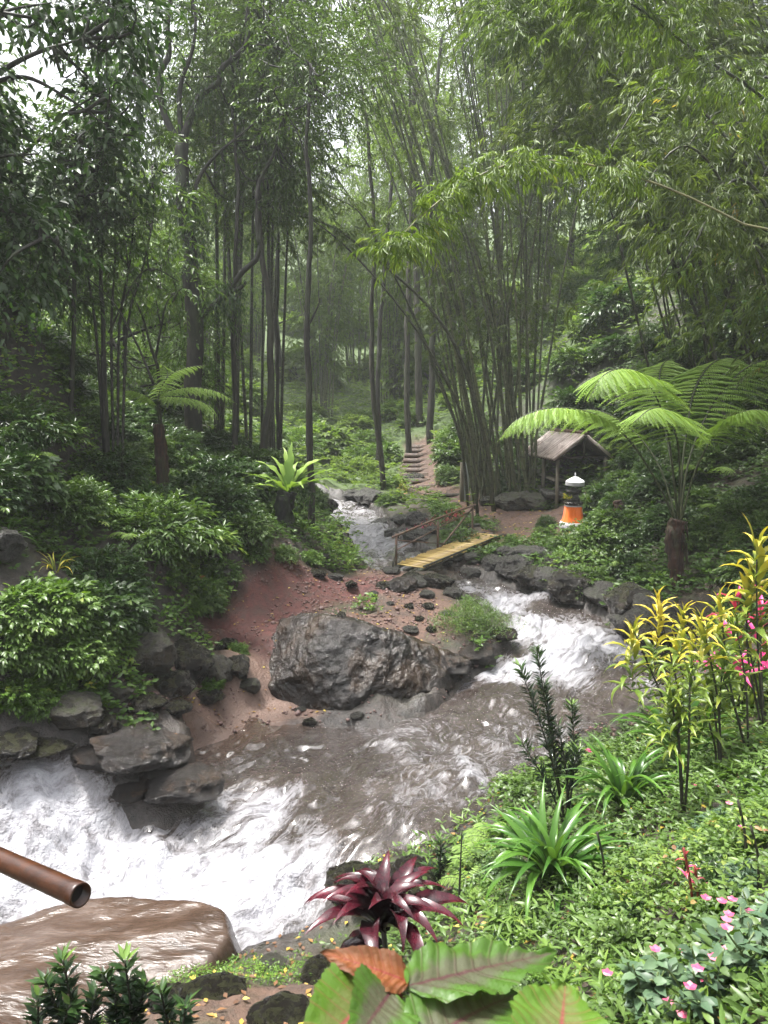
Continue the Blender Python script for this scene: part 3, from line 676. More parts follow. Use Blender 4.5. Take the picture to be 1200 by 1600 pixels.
for i_, (px, py, Y, w, v, sz, lab, mt) in enumerate([(800,792,25.3,1.3,0,.7,'low grey mossy rock between the bamboo clump and the shelter','rock_mossy'),(850,788,25.2,1.5,4,.6,'broad mossy rock in front of the shelter floor','rock_mossy'),(765,788,26.3,.7,2,.7,'dark stone at the foot of the tall bamboo clump','rock_black'),
        (350,905,14.0,.5,3,1.0,'pale crumbling rock sticking out of the red earth bank','rock'),(0,860,9.6,.6,1,.8,'grey stone at the left picture edge on the bank','rock'),(745,878,19.2,.3,5,.6,'small stone under the upper bridge end','rock')]):
    rock(px, py, Y, w, lab, mt, v, i_ * .8, sz)
rock(205,1245,8.0,.42,'dark rock showing through the left cascade','rock_wet',1,.3,.5,sink=.0)
rock(130,1310,7.6,.3,'small rock showing in the foam near the bamboo pipe','rock_wet',5,.3,.5,sink=.1)
rock(900,1092,11.2,.9,'smooth dark rock under the lip of the rapids','rock_wet',2,.1,.25,sink=.1)
rock(925,1015,13.2,.7,'dark rock breaking the white rapids','rock_wet',4,.1,.35,sink=-.1)

# flat slab under thin brown water (bottom left)
SL = np.array([U(a, b, z=c) for a, b, c in [(-250,1470,.05),(0,1422,.08),(60,1398,.09),(130,1382,.1),(200,1380,.1),(290,1392,.08),(345,1408,.02),(376,1440,-.05),(386,1490,-.08),(350,1525,0),(262,1560,.05),(230,1620,.1),(150,1800,.1),(-300,2000,.1),(-600,1700,.1)]])
X, Y_, Fs = grid_sheet(-5.2, -.4, 2.6, 7.6, .03, lambda X, Y: polydist(X, Y, SL) > -.03)
sdv = polydist(X, Y_, SL)
zz = -.45 + .52 * sstep(-.05, .16, sdv) + .12 * sstep(0, 1.5, sdv) + .05 * fbm(xy0(X * .9, Y_ * 1.2), 3, 60) + .012 * fbm(np.stack([(X + Y_ * .5) * 3, (Y_ - X * .5) * 9, X * 0], -1), 3, 61)
gs = G(); gs.add(np.stack([X, Y_, zz], -1), Fs)
m, t, _, _ = nodes('slab_wet'); co = coord(t)
mp = t.nodes.new('ShaderNodeMapping'); mp.inputs['Rotation'].default_value = (0, 0, R(-52)); mp.inputs['Scale'].default_value = (1.0, 3.2, 1); t.links.new(co, mp.inputs[0])
n1 = noise(t, 1.1, 5, .6, mp.outputs[0], .8); n2 = noise(t, 5, 6, .65, mp.outputs[0], 1.2); n3 = noise(t, 30, 3, .5, co)
c = mixc(t, ramp(t, n1, [(.3, 0.0), (.7, 1.0)]), (.03, .018, .012), (.075, .048, .034))
rid = math_(t, 'SUBTRACT', 1.0, math_(t, 'MULTIPLY', math_(t, 'ABSOLUTE', math_(t, 'SUBTRACT', n2, .5)), 9.0), clamp=True)
c = mixc(t, math_(t, 'MULTIPLY', rid, ramp(t, n1, [(.55, 0.0), (.75, .2)])), c, (.45, .42, .41))
out(t, principled(t, c, .16, bump(t, math_(t, 'ADD', n2, math_(t, 'MULTIPLY', n3, .25)), .35, .05), spec=.6)); M['slab'] = m
tag(link('flat_rock', gs.mesh('flat_rock', True), m), 'broad flat rock with thin brown water sliding over it, bottom left corner', 'rock')

# ------------------------------------------------------------------ bamboo footbridge
A = U(640, 888, z=1.0); B = U(766, 838, z=1.24)
d = B - A; L = np.linalg.norm(d); dn = d / L; sdn = norm(np.cross(UP, dn)); up = np.cross(dn, sdn)   # sdn: far side
W = .78
Rb = np.stack([dn, sdn, up], 1)
m, t, _, _ = nodes('split_bamboo'); co = coord(t); n1 = noise(t, 4, 5, .6, co); n2 = noise(t, 30, 3, .6, co)
oi = t.nodes.new('ShaderNodeObjectInfo').outputs['Random']
c = mixc(t, oi, (.24, .16, .045), (.42, .31, .11)); c = mixc(t, ramp(t, n1, [(.5, 0.0), (.7, .7)]), c, (.25, .12, .05))
c = mixc(t, ramp(t, n2, [(.55, 0.0), (.8, .4)]), c, (.1, .07, .03))
out(t, principled(t, c, .4, bump(t, n2, .3, .01))); M['split_bamboo'] = m
br = thing('footbridge', 'narrow yellow split bamboo footbridge with a rusty handrail over the stream', 'footbridge', A)
def half_pole(L, r, n=8):
    a = np.linspace(0, np.pi, n); V = []
    for x in (-L / 2, L / 2):
        for q in a: V.append([np.cos(q) * r, x, np.sin(q) * r * .8])
    V = np.array(V); F = [np.array([[k, k + 1, n + k + 1, n + k] for k in range(n - 1)]), np.array([[0, n, 2 * n - 1, n - 1]]), np.arange(n)[::-1][None], (np.arange(n) + n)[None]]
    return V, F
vv, ff = half_pole(W, .036)
sm = mesh('slat', vv, ff, None, True)
ns = int(L / .108); r3 = np.random.default_rng(3)
rz = math.atan2(dn[1], dn[0]); ry = -math.asin(dn[2])
for k in range(ns):
    p = dn * (.05 + k * L / ns) + up * (.045 + r3.uniform(-.006, .008)) + sdn * r3.uniform(-.03, .03)
    part('slat', sm, M['split_bamboo'], br, p, (0, ry, rz + r3.uniform(-.03, .03)), (r3.uniform(.85, 1.05), r3.uniform(.93, 1.05), 1))
for s in (-1, 0, 1):
    part('beam', tube([sdn * s * W * .42 - dn * .2, sdn * s * W * .42 + dn * (L + .25)], .05, 8).mesh('beam', True), M['stem_dark'], br)
part('toe_rail', tube([-sdn * W * .49 + up * .09, -sdn * W * .49 + dn * L + up * .09], .022, 6).mesh('toe_rail', True), M['stem_dark'], br)
SB = sdn * (W * .52)
hl = [(.03, .75), (L * .48, .72), (L * .93, .80)]
for x, h in hl:
    part('post', tube([SB + dn * x - UP * .25, SB + dn * (x + .01) + UP * h], .028, 6).mesh('post', True), M['rust_pole'], br)
part('handrail', tube(spline([SB + dn * -.12 + UP * .70, SB + dn * L * .5 + UP * .80, SB + dn * (L * .97) + UP * .84], 8), .026, 6).mesh('handrail', True), M['rust_pole'], br)
part('middle_rail', tube([SB + dn * -.05 + UP * .36, SB + dn * (L * .93) + UP * .72], .015, 6).mesh('middle_rail', True), M['rust_pole'], br)
part('middle_rail', tube([SB + dn * .05 + UP * .60, SB + dn * (L * .55) + UP * .1], .013, 6).mesh('middle_rail', True), M['rust_pole'], br)
part('brace', tube([SB + dn * L * .50 + UP * .0, SB + dn * (L * .92) + UP * .76], .022, 6).mesh('brace', True), M['rust_pole'], br)
part('brace', tube([SB + dn * .02 + UP * .5 , SB - dn * .28 - UP * .12 - sdn * .1], .022, 6).mesh('brace', True), M['stem_dark'], br)

M['step'] = rockmat('step_stone', (.05, .03, .022), (.15, .095, .07), (.4, .8), None, 1.6, .6, .5)
# ------------------------------------------------------------------ path steps
stp = [(652,745,31.6,.95),(0,0,0,0)]
sq = [(655,732,35.0),(656,726,35.9),(657,719,36.8),(658,712,37.7),(658,705,38.6),(659,699,39.5),(660,694,40.4)]
for k in range(9):
    y = 31.8 + k * 1.02; f = k / 8; x = U(656, 745 - 50 * f, Y=y)[0]
    zt = float(ground(x, y))
    g = G(); w = .95 - .25 * f
    box(g, (0, 0, 0), (w * 2, .32, .24))
    me = g.mesh('step'); bm = bmesh.new(); bm.from_mesh(me); bmesh.ops.bevel(bm, geom=bm.edges[:], offset=.035, segments=2, affect='EDGES'); bm.to_mesh(me); bm.free()
    tag(link('stone_step', me, M['step'], loc=(x, y, zt + .03), rot=(0, 0, r3.uniform(-.08, .08))), 'worn stone step of the red path, %s from the bottom' % ORD[k], 'step', 'steps of the path climbing into the forest')
lg = at(700, 776, 28.6)
tag(link('log', tube(spline([(-.6, 0, .08), (0, .05, .1), (.75, 0, .09)], 8), [.07, .08, .08, .08, .08, .08, .07, .06], 8, rough=.2).mesh('log', True), M['wood_dark'], loc=lg), 'thin dark log lying across the red path', 'log')

# ------------------------------------------------------------------ shelter
hb = thing('shelter', 'small open bamboo roofed shelter behind the orange shrine', 'shelter', (6.35, 26.4, 0))
def HL(x, y, z): return np.array([x - 6.35, y - 26.4, z])
fl = float(ground(6.3, 26.4)); fz = max(fl, 1.85) + .05
hb.location.z = 0
rdg = [HL(6.42, 24.6, 3.80), HL(6.12, 28.4, 3.80)]
eL = [HL(5.42, 24.6, 3.00), HL(5.08, 28.4, 3.00)]; eR = [HL(7.42, 24.75, 3.00), HL(7.15, 28.4, 3.00)]
m, t, _, _ = nodes('roof_bamboo'); co = coord(t); n1 = noise(t, 3, 5, .6, co); n2 = noise(t, 25, 3, .6, co)
oi = t.nodes.new('ShaderNodeObjectInfo').outputs['Random']
c = mixc(t, oi, (.34, .26, .23), (.66, .58, .53)); c = mixc(t, ramp(t, n1, [(.45, 0.0), (.65, .6)]), c, (.12, .08, .06))
out(t, principled(t, c, .45, bump(t, n2, .3, .01))); M['roof_bamboo'] = m
for side, e in ((0, eL), (1, eR)):
    nst = 30
    for k in range(nst):
        f = (k + .5) / nst; a = rdg[0] + (rdg[1] - rdg[0]) * f; b = e[0] + (e[1] - e[0]) * f
        if k % 2: b = b - (b - a) * .015
        w = 3.8 / nst * .46
        g = tube([a + UP * (.01 * (k % 2)), b + UP * (.01 * (k % 2))], w, 6)
        part('roof_slat', g.mesh('roof_slat', True), M['roof_bamboo'], hb)
    nrm = norm(np.cross(rdg[1] - rdg[0], e[0] - rdg[0])); nrm = nrm if nrm[2] > 0 else -nrm
    q = [rdg[0], rdg[1], e[1], e[0]]; g = G(); Vq = np.array([p - nrm * .05 for p in q] + [p - nrm * .09 for p in q])
    g.add(Vq, np.array([[0, 1, 2, 3], [4, 7, 6, 5], [0, 4, 5, 1], [1, 5, 6, 2], [2, 6, 7, 3], [3, 7, 4, 0]]))
    part('roof_underside', g.mesh('roof_underside'), M['wood_dark'], hb)
part('ridge_cap', tube([rdg[0] + UP * .05 + (rdg[0] - rdg[1]) * .02, rdg[1] + UP * .05], .07, 8).mesh('ridge_cap', True), M['rust_pole'], hb)
for (x, y) in ((5.62, 24.9), (7.2, 25.0), (5.35, 28.1), (6.95, 28.1), (5.5, 26.5)):
    top = 3.1; bz = float(ground(x, y)) - .2
    g = G(); box(g, HL(x, y, (top + bz) / 2), (.10, .10, top - bz))
    part('post', g.mesh('post'), M['wood'], hb)
for a, b in ((HL(5.62, 24.9, 3.06), HL(7.2, 25.0, 3.06)), (HL(5.62, 24.9, 3.05), HL(5.35, 28.1, 3.05)), (HL(7.2, 25, 3.05), HL(6.95, 28.1, 3.05)), (HL(6.42, 24.75, 3.05), HL(6.42, 24.75, 3.7))):
    part('beam', tube([a, b], .04, 6).mesh('beam', True), M['wood_dark'], hb)
g = G(); box(g, HL(6.3, 26.6, fz - .08), (2.0, 3.4, .2)); part('floor', g.mesh('floor'), M['rock'], hb)
g = G(); box(g, HL(5.75, 26.5, fz + .38), (.38, 2.6, .05)); part('bench', g.mesh('bench'), M['wood'], hb)
g = G(); box(g, HL(7.05, 27.6, fz + .45), (.5, .5, .5)); part('crate', g.mesh('crate'), M['rust_pole'], hb)

# pale boards by the bamboo
for k, (px, wd_, mt, lab) in enumerate([(722,.16,'wood','grey weathered gate post at the left of the pale boards'),(729,.17,'white_board','pale board standing against the bamboo clump, left one'),(738,.12,'white_board','narrow pale board standing against the bamboo, right one'),(743,.08,'wood','thin grey post right of the pale boards')]):
    p = at(px, 770, 27.6 - k * .05)
    g = G(); h = 1.5 - (.1 if k == 2 else 0) - (.15 if k == 3 else 0); box(g, (0, 0, h / 2 - .1), (wd_, .05 if mt == 'white_board' else wd_, h))
    me = g.mesh('board'); bm = bmesh.new(); bm.from_mesh(me); bmesh.ops.bevel(bm, geom=bm.edges[:], offset=.008, segments=1, affect='EDGES'); bm.to_mesh(me); bm.free()
    tag(link('post' if mt == 'wood' else 'board', me, M[mt], loc=p, rot=(0, r3.uniform(-.02, .02), .2)), lab, 'post' if mt == 'wood' else 'board')

# ------------------------------------------------------------------ shrine with cloth and umbrella
sp = at(894, 836, 21.6)
def clothmat(name, a, b, rough=.6):
    m, t, _, _ = nodes(name); co = coord(t); n1 = noise(t, 7, 4, .6, co)
    out(t, principled(t, mixc(t, n1, a, b), rough, bump(t, n1, .2, .02), **{'Sheen Weight': .2})); return m
M['orange'] = clothmat('orange_cloth', (.80, .13, .008), (.95, .22, .015)); M['silver'] = clothmat('silver_cloth', (.35, .35, .38), (.62, .62, .66), .4); M['white'] = clothmat('white_cloth', (.72, .72, .72), (.85, .85, .84))
M['cloth_grey'] = clothmat('grey_cloth', (.22, .22, .22), (.4, .4, .4))
sh = thing('shrine', 'small stone shrine wrapped in bright orange cloth with a silver hem', 'shrine', sp)
def lathe_sq(prof, n=48, folds=0, fa=0.0, sq=.5, seed=0):
    a = np.linspace(0, 2 * np.pi, n, endpoint=False); c, s = np.cos(a), np.sin(a)
    rr = 1 / (np.abs(c) ** (2 / sq) + np.abs(s) ** (2 / sq)) ** (sq / 2)
    V = []
    for k, (r, z) in enumerate(prof):
        w = 1 + fa * np.sin(a * folds + seed + .5 * k * .3) * (k / len(prof)) + fa * .5 * np.sin(a * folds * 1.7 + 2)
        V.append(np.stack([c * rr * r * w, s * rr * r * w, np.zeros(n) + z + .02 * fa * 10 * np.sin(a * 2 + 1)], -1))
    V = np.concatenate(V); m_ = len(prof); i = np.arange(m_ - 1)[:, None] * n; j = np.arange(n)[None]; j2 = (j + 1) % n
    F = np.stack([i + j, i + j2, i + n + j2, i + n + j], -1).reshape(-1, 4)
    return G().add(V, F)
part('base', lathe_sq([(0, 0), (.30, 0), (.30, .16), (.26, .17), (.26, .26), (0, .26)], 32, sq=.25).mesh('base'), M['rock_black'], sh)
part('pedestal', lathe_sq([(.2, .2), (.19, .8), (.25, .82), (.25, .87), (0, .87)], 32, sq=.25).mesh('pedestal'), M['rock_black'], sh)
part('cloth', lathe_sq([(.215, .76), (.225, .70), (.235, .6), (.25, .48), (.275, .36), (.305, .29), (.31, .27)], 64, 11, .035, .45).mesh('cloth', True), M['orange'], sh)
part('cloth_band', lathe_sq([(.225, .775), (.228, .74), (.222, .735)], 64, 7, .02, .45).mesh('cloth_band', True), M['silver'], sh)
part('cloth_hem', lathe_sq([(.31, .30), (.325, .26), (.335, .23)], 64, 11, .04, .45).mesh('cloth_hem', True), M['white'], sh)
part('cloth_skirt', lathe_sq([(.30, .27), (.335, .20), (.34, .13), (.33, .12)], 64, 9, .05, .45, 2).mesh('cloth_skirt', True), M['silver'], sh)
part('altar', lathe_sq([(.0, .86), (.17, .86), (.16, .98), (.13, 1.0), (.13, 1.12), (.18, 1.14), (.20, 1.19), (.1, 1.22), (0, 1.3)], 32, sq=.3).mesh('altar'), M['rock'], sh)
g = G(); r4 = np.random.default_rng(4)
for k in range(46):
    a = r4.uniform(2.4, 4.4); S = np.array([[np.cos(a) * .2, np.sin(a) * .2, .92 + r4.uniform(0, .1)]])
    leaves(S, S * [1, 1, 0] + [[0, 0, r4.uniform(0, .4)]], .13, .035, r4, g=g)
tag(link('offering_leaves', g.mesh('offering_leaves'), M['croton'], loc=sp), 'yellow green offering leaves laid on the shrine', 'offering')
ub = thing('ceremonial_umbrella', 'small white ceremonial umbrella with dark fringe over the shrine', 'umbrella', sp + np.array([.03, -.02, 0]))
g = lathe_sq([(.015, 1.58), (.06, 1.565), (.15, 1.52), (.24, 1.465), (.262, 1.43)], 40, 8, .02, 1.0); part('canopy', g.mesh('canopy', True), M['white'], ub)
g = lathe_sq([(.262, 1.43), (.264, 1.40), (.262, 1.33)], 60, 30, .03, 1.0); part('fringe', g.mesh('fringe', True), M['cloth_grey'], ub)
part('pole', tube([(0, 0, .85), (0, 0, 1.58)], .014, 6).mesh('pole', True), M['wood_dark'], ub)
part('finial', lathe_sq([(0, 1.57), (.022, 1.58), (.014, 1.61), (.024, 1.64), (.008, 1.68), (0, 1.72)], 12, sq=1.0).mesh('finial', True), M['white'], ub)

# ------------------------------------------------------------------ bamboo pipe at the left
p0 = U(126, 1399, Y=2.2); p1 = U(-60, 1316, Y=2.62); ax = norm(p0 - p1); p2 = p1 - ax * 1.2
pp = thing('bamboo_pipe', 'brown bamboo water pipe with a dark open end sticking out over the foam', 'pipe', p0)
a = rot_to(ax); nseg = 28; ang = np.linspace(0, 2 * np.pi, nseg, endpoint=False); Vp = []
prof = [(-2.0, .035), (-.9, .035), (-.86, .037), (-.84, .035), (-.06, .036), (-.035, .0375), (-.018, .038), (-.012, .0365), (0, .0375), (0, .031), (-.25, .029)]
for x, r in prof:
    for q in ang: Vp.append(a @ np.array([x, np.cos(q) * r, np.sin(q) * r]))
n_ = nseg; i = np.arange(len(prof) - 1)[:, None] * n_; j = np.arange(n_)[None]; j2 = (j + 1) % n_
Fp = [np.stack([i + j, i + j2, i + n_ + j2, i + n_ + j], -1).reshape(-1, 4), (np.arange(n_) + (len(prof) - 1) * n_)[None]]
m, t, _, _ = nodes('brown_bamboo'); co = coord(t)
mp = t.nodes.new('ShaderNodeMapping'); mp.inputs['Scale'].default_value = (1.2, 4, 4); t.links.new(co, mp.inputs[0])
n1 = noise(t, 4, 5, .6, mp.outputs[0]); n2 = noise(t, 16, 4, .7, mp.outputs[0])
c = mixc(t, ramp(t, n1, [(.3, 0.0), (.65, 1.0)]), (.012, .004, .003), (.060, .020, .007)); c = mixc(t, ramp(t, n2, [(.45, 0.0), (.7, .8)]), c, (.008, .005, .004))
out(t, principled(t, c, .3, bump(t, n2, .2, .01))); M['brown_bamboo'] = m
part('tube', G().add(np.array(Vp), Fp).mesh('tube', True), m, pp)
m2, t, _, _ = nodes('bore_shade'); out(t, principled(t, (.012, .009, .008), .8)); 
part('bore_shade_disc', G().add(np.array([a @ np.array([-.035, np.cos(q) * .0295, np.sin(q) * .0295]) for q in ang]), np.arange(n_)[None]).mesh('bore_shade_disc'), m2, pp)  # black disc near the mouth stands in for shade inside the bore
# ------------------------------------------------------------------ hero plants
rng = np.random.default_rng(42)
# pinna (one side leaflet comb of a tree fern), along +X, length 1, hanging slightly
def pinna_mesh(n=24, wid=.20, arch=.30):
    g = G(); xs = np.linspace(.03, 1, n); P = np.stack([xs, xs * 0, -arch * xs ** 2], -1)
    w = wid * np.sin(np.pi * np.clip(xs * .80 + .16, 0, 1)) ** .8
    r0 = np.random.default_rng(1)
    for s in (-1, 1):
        D = np.stack([np.full(n, .38), np.full(n, s * 1.0), np.full(n, -.18)], -1)
        leaves(P, D, w, 1 / n * .95, r0, fold=.05, droop=.25, upj=.05, g=g, tint=.5 + r0.uniform(-.25, .25))
    tube(P, np.linspace(.010, .003, n), 3, False, g, T=.9)
    return g.mesh('pinna')
PIN = [pinna_mesh(), pinna_mesh(22, .16, .5)]
def frond(root, path, npin, plen, t0=.35, r0=.022, hang=.35, name='frond', mats=('fern_stipe', 'fern_leaf'), tipf=.12, upd=None, pin=None, base=None):
    p = spline(path, 40); o_ = np.array(root.location) if base is None else base
    me = tube(p - o_, np.linspace(r0, r0 * .25, 40), 6).mesh(name, True)
    f = part(name, me, M[mats[0]], root)
    tg = norm(np.gradient(p, axis=0))
    for k in range(npin):
        t = t0 + (1 - t0) * (k + .5) / npin; i = min(int(t * 39), 38); q = t * 39 - i; P = p[i] * (1 - q) + p[i + 1] * q
        T = tg[i]; S = norm(np.cross(T, UP if upd is None else upd))
        e = (t - t0) / (1 - t0); l = plen * (np.sin(np.pi * (.12 + .88 * (1 - e) * .62 + .0)) ** .9 * .9 + .05) * min(1, (1 - e) * 2.6 + tipf) * min(1, .45 + e * 5)
        for s in (-1, 1):
            D = norm(S * s + T * (.35 + .5 * e) - UP * hang * rng.uniform(.7, 1.3)); X = D; Nn = norm(UP - X * X[2]); Yv = np.cross(Nn, X)
            mt = Matrix((Vector((X[0], Yv[0], Nn[0])), Vector((X[1], Yv[1], Nn[1])), Vector((X[2], Yv[2], Nn[2]))))
            ll = l * rng.uniform(.93, 1.05)
            part('pinna', (pin or PIN)[k % 2], M[mats[1]], f, P - o_, mt.to_euler(), (ll, ll, ll))
# big tree fern
YF = 14.4
hb_ = at(1060, 915, YF); head = U(1060, 812, Y=YF)
tf = thing('tree_fern', 'large tree fern with shaggy brown trunk and wide light green fronds on the right bank', 'tree fern', hb_)
g = tube(spline([hb_ - UP * .3, U(1056, 880, Y=YF), U(1052, 840, Y=YF), head], 24) - hb_, np.linspace(.13, .16, 24), 14, rough=.35)
part('trunk', g.mesh('trunk', True), M['fern_trunk'], tf)
g = G()
for k in range(40):
    z = rng.uniform(.45, 1); a = rng.uniform(0, 6.28); b = (head - hb_) * z; b = b + np.array([np.cos(a), np.sin(a), 0]) * .14
    tube([b, b + np.array([np.cos(a) * .05, np.sin(a) * .06, -rng.uniform(.15, .4)])], [.02, .006], 4, g=g)
part('old_fibres', g.mesh('old_fibres'), M['fern_trunk'], tf)
FR = [([(1058,820,14.4),(1030,760,14.2),(985,690,13.9),(935,650,13.6),(870,637,13.3),(815,652,13.1),(776,690,13.0)],32,.50,.42),
      ([(1060,820,14.4),(1052,740,14.2),(1042,670,14.0),(1020,610,13.7),(985,578,13.3),(945,585,12.9),(918,628,12.7)],30,.66,.42),
      ([(1062,820,14.4),(1072,740,14.5),(1090,680,14.7),(1125,615,15.0),(1175,570,15.3),(1240,560,15.6),(1310,590,15.8)],34,.75,.38),
      ([(1062,820,14.4),(1066,730,14.6),(1075,660,14.9),(1085,610,15.2),(1105,575,15.6),(1130,560,16.2),(1160,562,16.8)],30,.75,.40),
      ([(1058,820,14.4),(1035,740,14.7),(1005,690,15.1),(965,655,15.5),(925,640,15.9),(880,648,16.2)],26,.6,.42),
      ([(1062,820,14.4),(1085,740,14.2),(1110,690,13.9),(1140,655,13.6),(1180,640,13.3),(1225,650,13.1)],26,.6,.42),
      ([(1060,820,14.4),(1062,750,13.9),(1060,700,13.4),(1050,660,12.9),(1035,640,12.4),(1015,640,12.0),(990,660,11.8)],26,.55,.40),
      ([(1061,820,14.4),(1050,730,14.9),(1035,650,15.5),(1030,600,16.1),(1035,570,16.7),(1050,560,17.3)],26,.65,.42)]
for pts, n_, pl, t0 in FR: frond(tf, [U(a, b, Y=c) for a, b, c in pts], n_, pl * 1.3, t0 - .03, .024, .20)
# small left tree fern on a stump
sb = at(252, 775, 16); st = thing('fern_stump', 'reddish brown tree fern stump rising from the left bank', 'stump', sb)
part('trunk', tube(spline([sb - UP * .3, U(254, 740, Y=16), U(251, 700, Y=16), U(248, 662, Y=16)], 20) - sb, np.linspace(.15, .11, 20), 12, rough=.35).mesh('trunk', True), M['fern_trunk'], st)
lf = thing('small_tree_fern', 'young fern fronds spreading above the reddish stump at the left', 'fern', U(250, 700, Y=16.1))
for pts in ([(250,665,16),(248,630,16),(262,612,15.9),(300,605,15.7),(340,612,15.5),(372,632,15.4)], [(250,665,16),(246,625,16.1),(262,590,16.2),(290,575,16.3),(325,570,16.4)], [(250,665,16),(248,625,15.8),(280,620,15.5),(320,630,15.2),(345,660,15.0)], [(250,665,16),(240,630,15.9),(205,610,15.7),(165,620,15.6)], [(250,665,16),(248,620,16.3),(262,585,16.8),(250,565,17.2)]):
    frond(lf, [U(a, b, Y=c) for a, b, c in pts], 20, .35, .3, .014, .25)
# stump on the right bank
sb = at(965, 840, 19); st = thing('stump', 'short brown stump among the bushes between the shrine and the tree fern', 'stump', sb)
part('trunk', tube(spline([sb - UP * .5, U(967, 800, Y=19), U(965, 782, Y=19)], 14) - sb, np.linspace(.2, .1, 14), 10, rough=.35).mesh('trunk', True), M['fern_trunk'], st)

# strap shaped leaf meshes
def strap_mesh(L=1.0, W=.09, rise=.9, bend=1.2, n=12, wavy=0, fold=.2, seed=0, tipw=.02):
    s = np.linspace(0, 1, n); th = rise - bend * s ** 1.3 * 1.6
    dx = np.cos(th); dz = np.sin(th); x = np.concatenate([[0], np.cumsum(dx[:-1])]) * L / (n - 1); z = np.concatenate([[0], np.cumsum(dz[:-1])]) * L / (n - 1)
    w = W * np.minimum(1, .35 + s * 2.5) * np.minimum(1, (1 - s) * 2.2 + tipw) / 2
    y = 0.05 * L * np.sin(s * 2 + seed)
    wv = wavy * np.sin(s * 22 + seed)
    V = np.stack([np.stack([x, y + w * (1 + wv), z + w * fold * 2 + w * wv], -1), np.stack([x, y, z], -1), np.stack([x, y - w * (1 - wv), z + w * fold * 2 - w * wv], -1)], 1).reshape(-1, 3)
    i = np.arange(n - 1)[:, None] * 3 + np.arange(2)[None]; F = np.stack([i, i + 1, i + 4, i + 3], -1).reshape(-1, 4)
    rr = np.random.default_rng(seed); T = np.repeat(.35 + .4 * s, 3) + rr.uniform(-.25, .25)
    return G().add(V, F, T)
STRAP = [strap_mesh(1, .068, 1.25 - .1 * (k % 3), .75 + .18 * k, 14, 0, .25, k).mesh('leaf', True) for k in range(6)]
def strap_plant(px, py, Y, L, n, label, mat='strap', wsc=1.0, name='strap_leaf_plant', rise=1.0, seed=0, cat='plant'):
    p = at(px, py, Y, -.02); t_ = thing(name, label, cat, p); rr = np.random.default_rng(seed)
    for k in range(n):
        a = k * 2.4 + rr.uniform(-.3, .3); inner = k / n
        part('leaf', STRAP[(k * 7 + seed) % 6], M[mat], t_, (np.cos(a) * .03, np.sin(a) * .03, 0), (rr.uniform(-.2, .2), -(inner - .4) * .7 * rise, a), (L * rr.uniform(.75, 1.1), L * wsc * rr.uniform(.8, 1.15), L * rr.uniform(.8, 1.1)))
    return t_
strap_plant(862, 1400, 5.55, .86, 70, 'large clump of long arching green strap leaves right of the maroon plant', wsc=.95, seed=1)
strap_plant(975, 1262, 6.5, .78, 46, 'arching green strap leaved clump below the dark slender shrub, higher up the slope', wsc=.95, seed=2)
strap_plant(1068, 1195, 7.0, 1.1, 20, 'few long green arching leaves at the foot of the yellow crotons', wsc=1.0, seed=3)
strap_plant(1175, 1050, 8.3, .6, 22, 'strap leaved clump at the right edge among the crotons', wsc=.9, seed=4)
strap_plant(15, 955, 9.6, .55, 14, 'thin grassy palm like clump at the left picture edge', wsc=.35, seed=5)
strap_plant(90, 955, 9.9, .40, 16, 'yellow green spiky clump among the bright leaves at the left', mat='croton', wsc=.7, seed=6)

# bird's nest fern
bp = U(449, 768, Y=16.6); bg_ = at(447, 830, 16.6)
s_ = thing('fern_stump', 'black stump carrying the bird nest fern beside the stream', 'stump', bg_)
part('trunk', tube(spline([bg_ - UP * .4, (bg_ + bp) / 2 + np.array([-.06, 0, 0]), bp], 14) - bg_, np.linspace(.22, .20, 14), 12, rough=.3).mesh('trunk', True), M['black_root'], s_)
bn = thing('bird_nest_fern', 'bright bird nest fern with long wavy leaves on a black stump by the stream', 'fern', bp - UP * .02)
WV = [strap_mesh(1, .16, 1.0, .35 + .2 * k, 18, .28, .12, k + 3).mesh('leaf', True) for k in range(4)]
for k, (a, l, tl) in enumerate([(1.5,1.0,-.55),(1.9,.95,-.5),(.35,1.15,-.1),(.15,1.1,.05),(-.2,1.2,.35),(.6,.95,-.1),(2.75,1.0,-.15),(3.0,1.05,.15),(3.4,.95,.35),(2.4,.85,-.3),(4.2,.8,.2),(5.2,.8,.2),(-.45,1.1,.5),(3.8,.9,.5),(1.2,.8,-.3),(5.8,1.0,.3)]):
    part('leaf', WV[k % 4], M['fern_leaf'], bn, (0, 0, 0), (0, tl, a), (l * 1.15, l * 1.2, l * 1.15))
g = G(); rr = np.random.default_rng(8); S = rr.normal(0, .16, (160, 3)) + [.38, 0, -.15]
leaves(S, rr.normal(0, 1, (160, 3)) - [0, 0, .6], .12, .05, rr, g=g)
tag(link('hanging_plant', g.mesh('hanging_plant'), M['leaf_dark'], loc=bp), 'dark leafy tangle hanging between the bird nest fern and the thin trunk', 'plant')

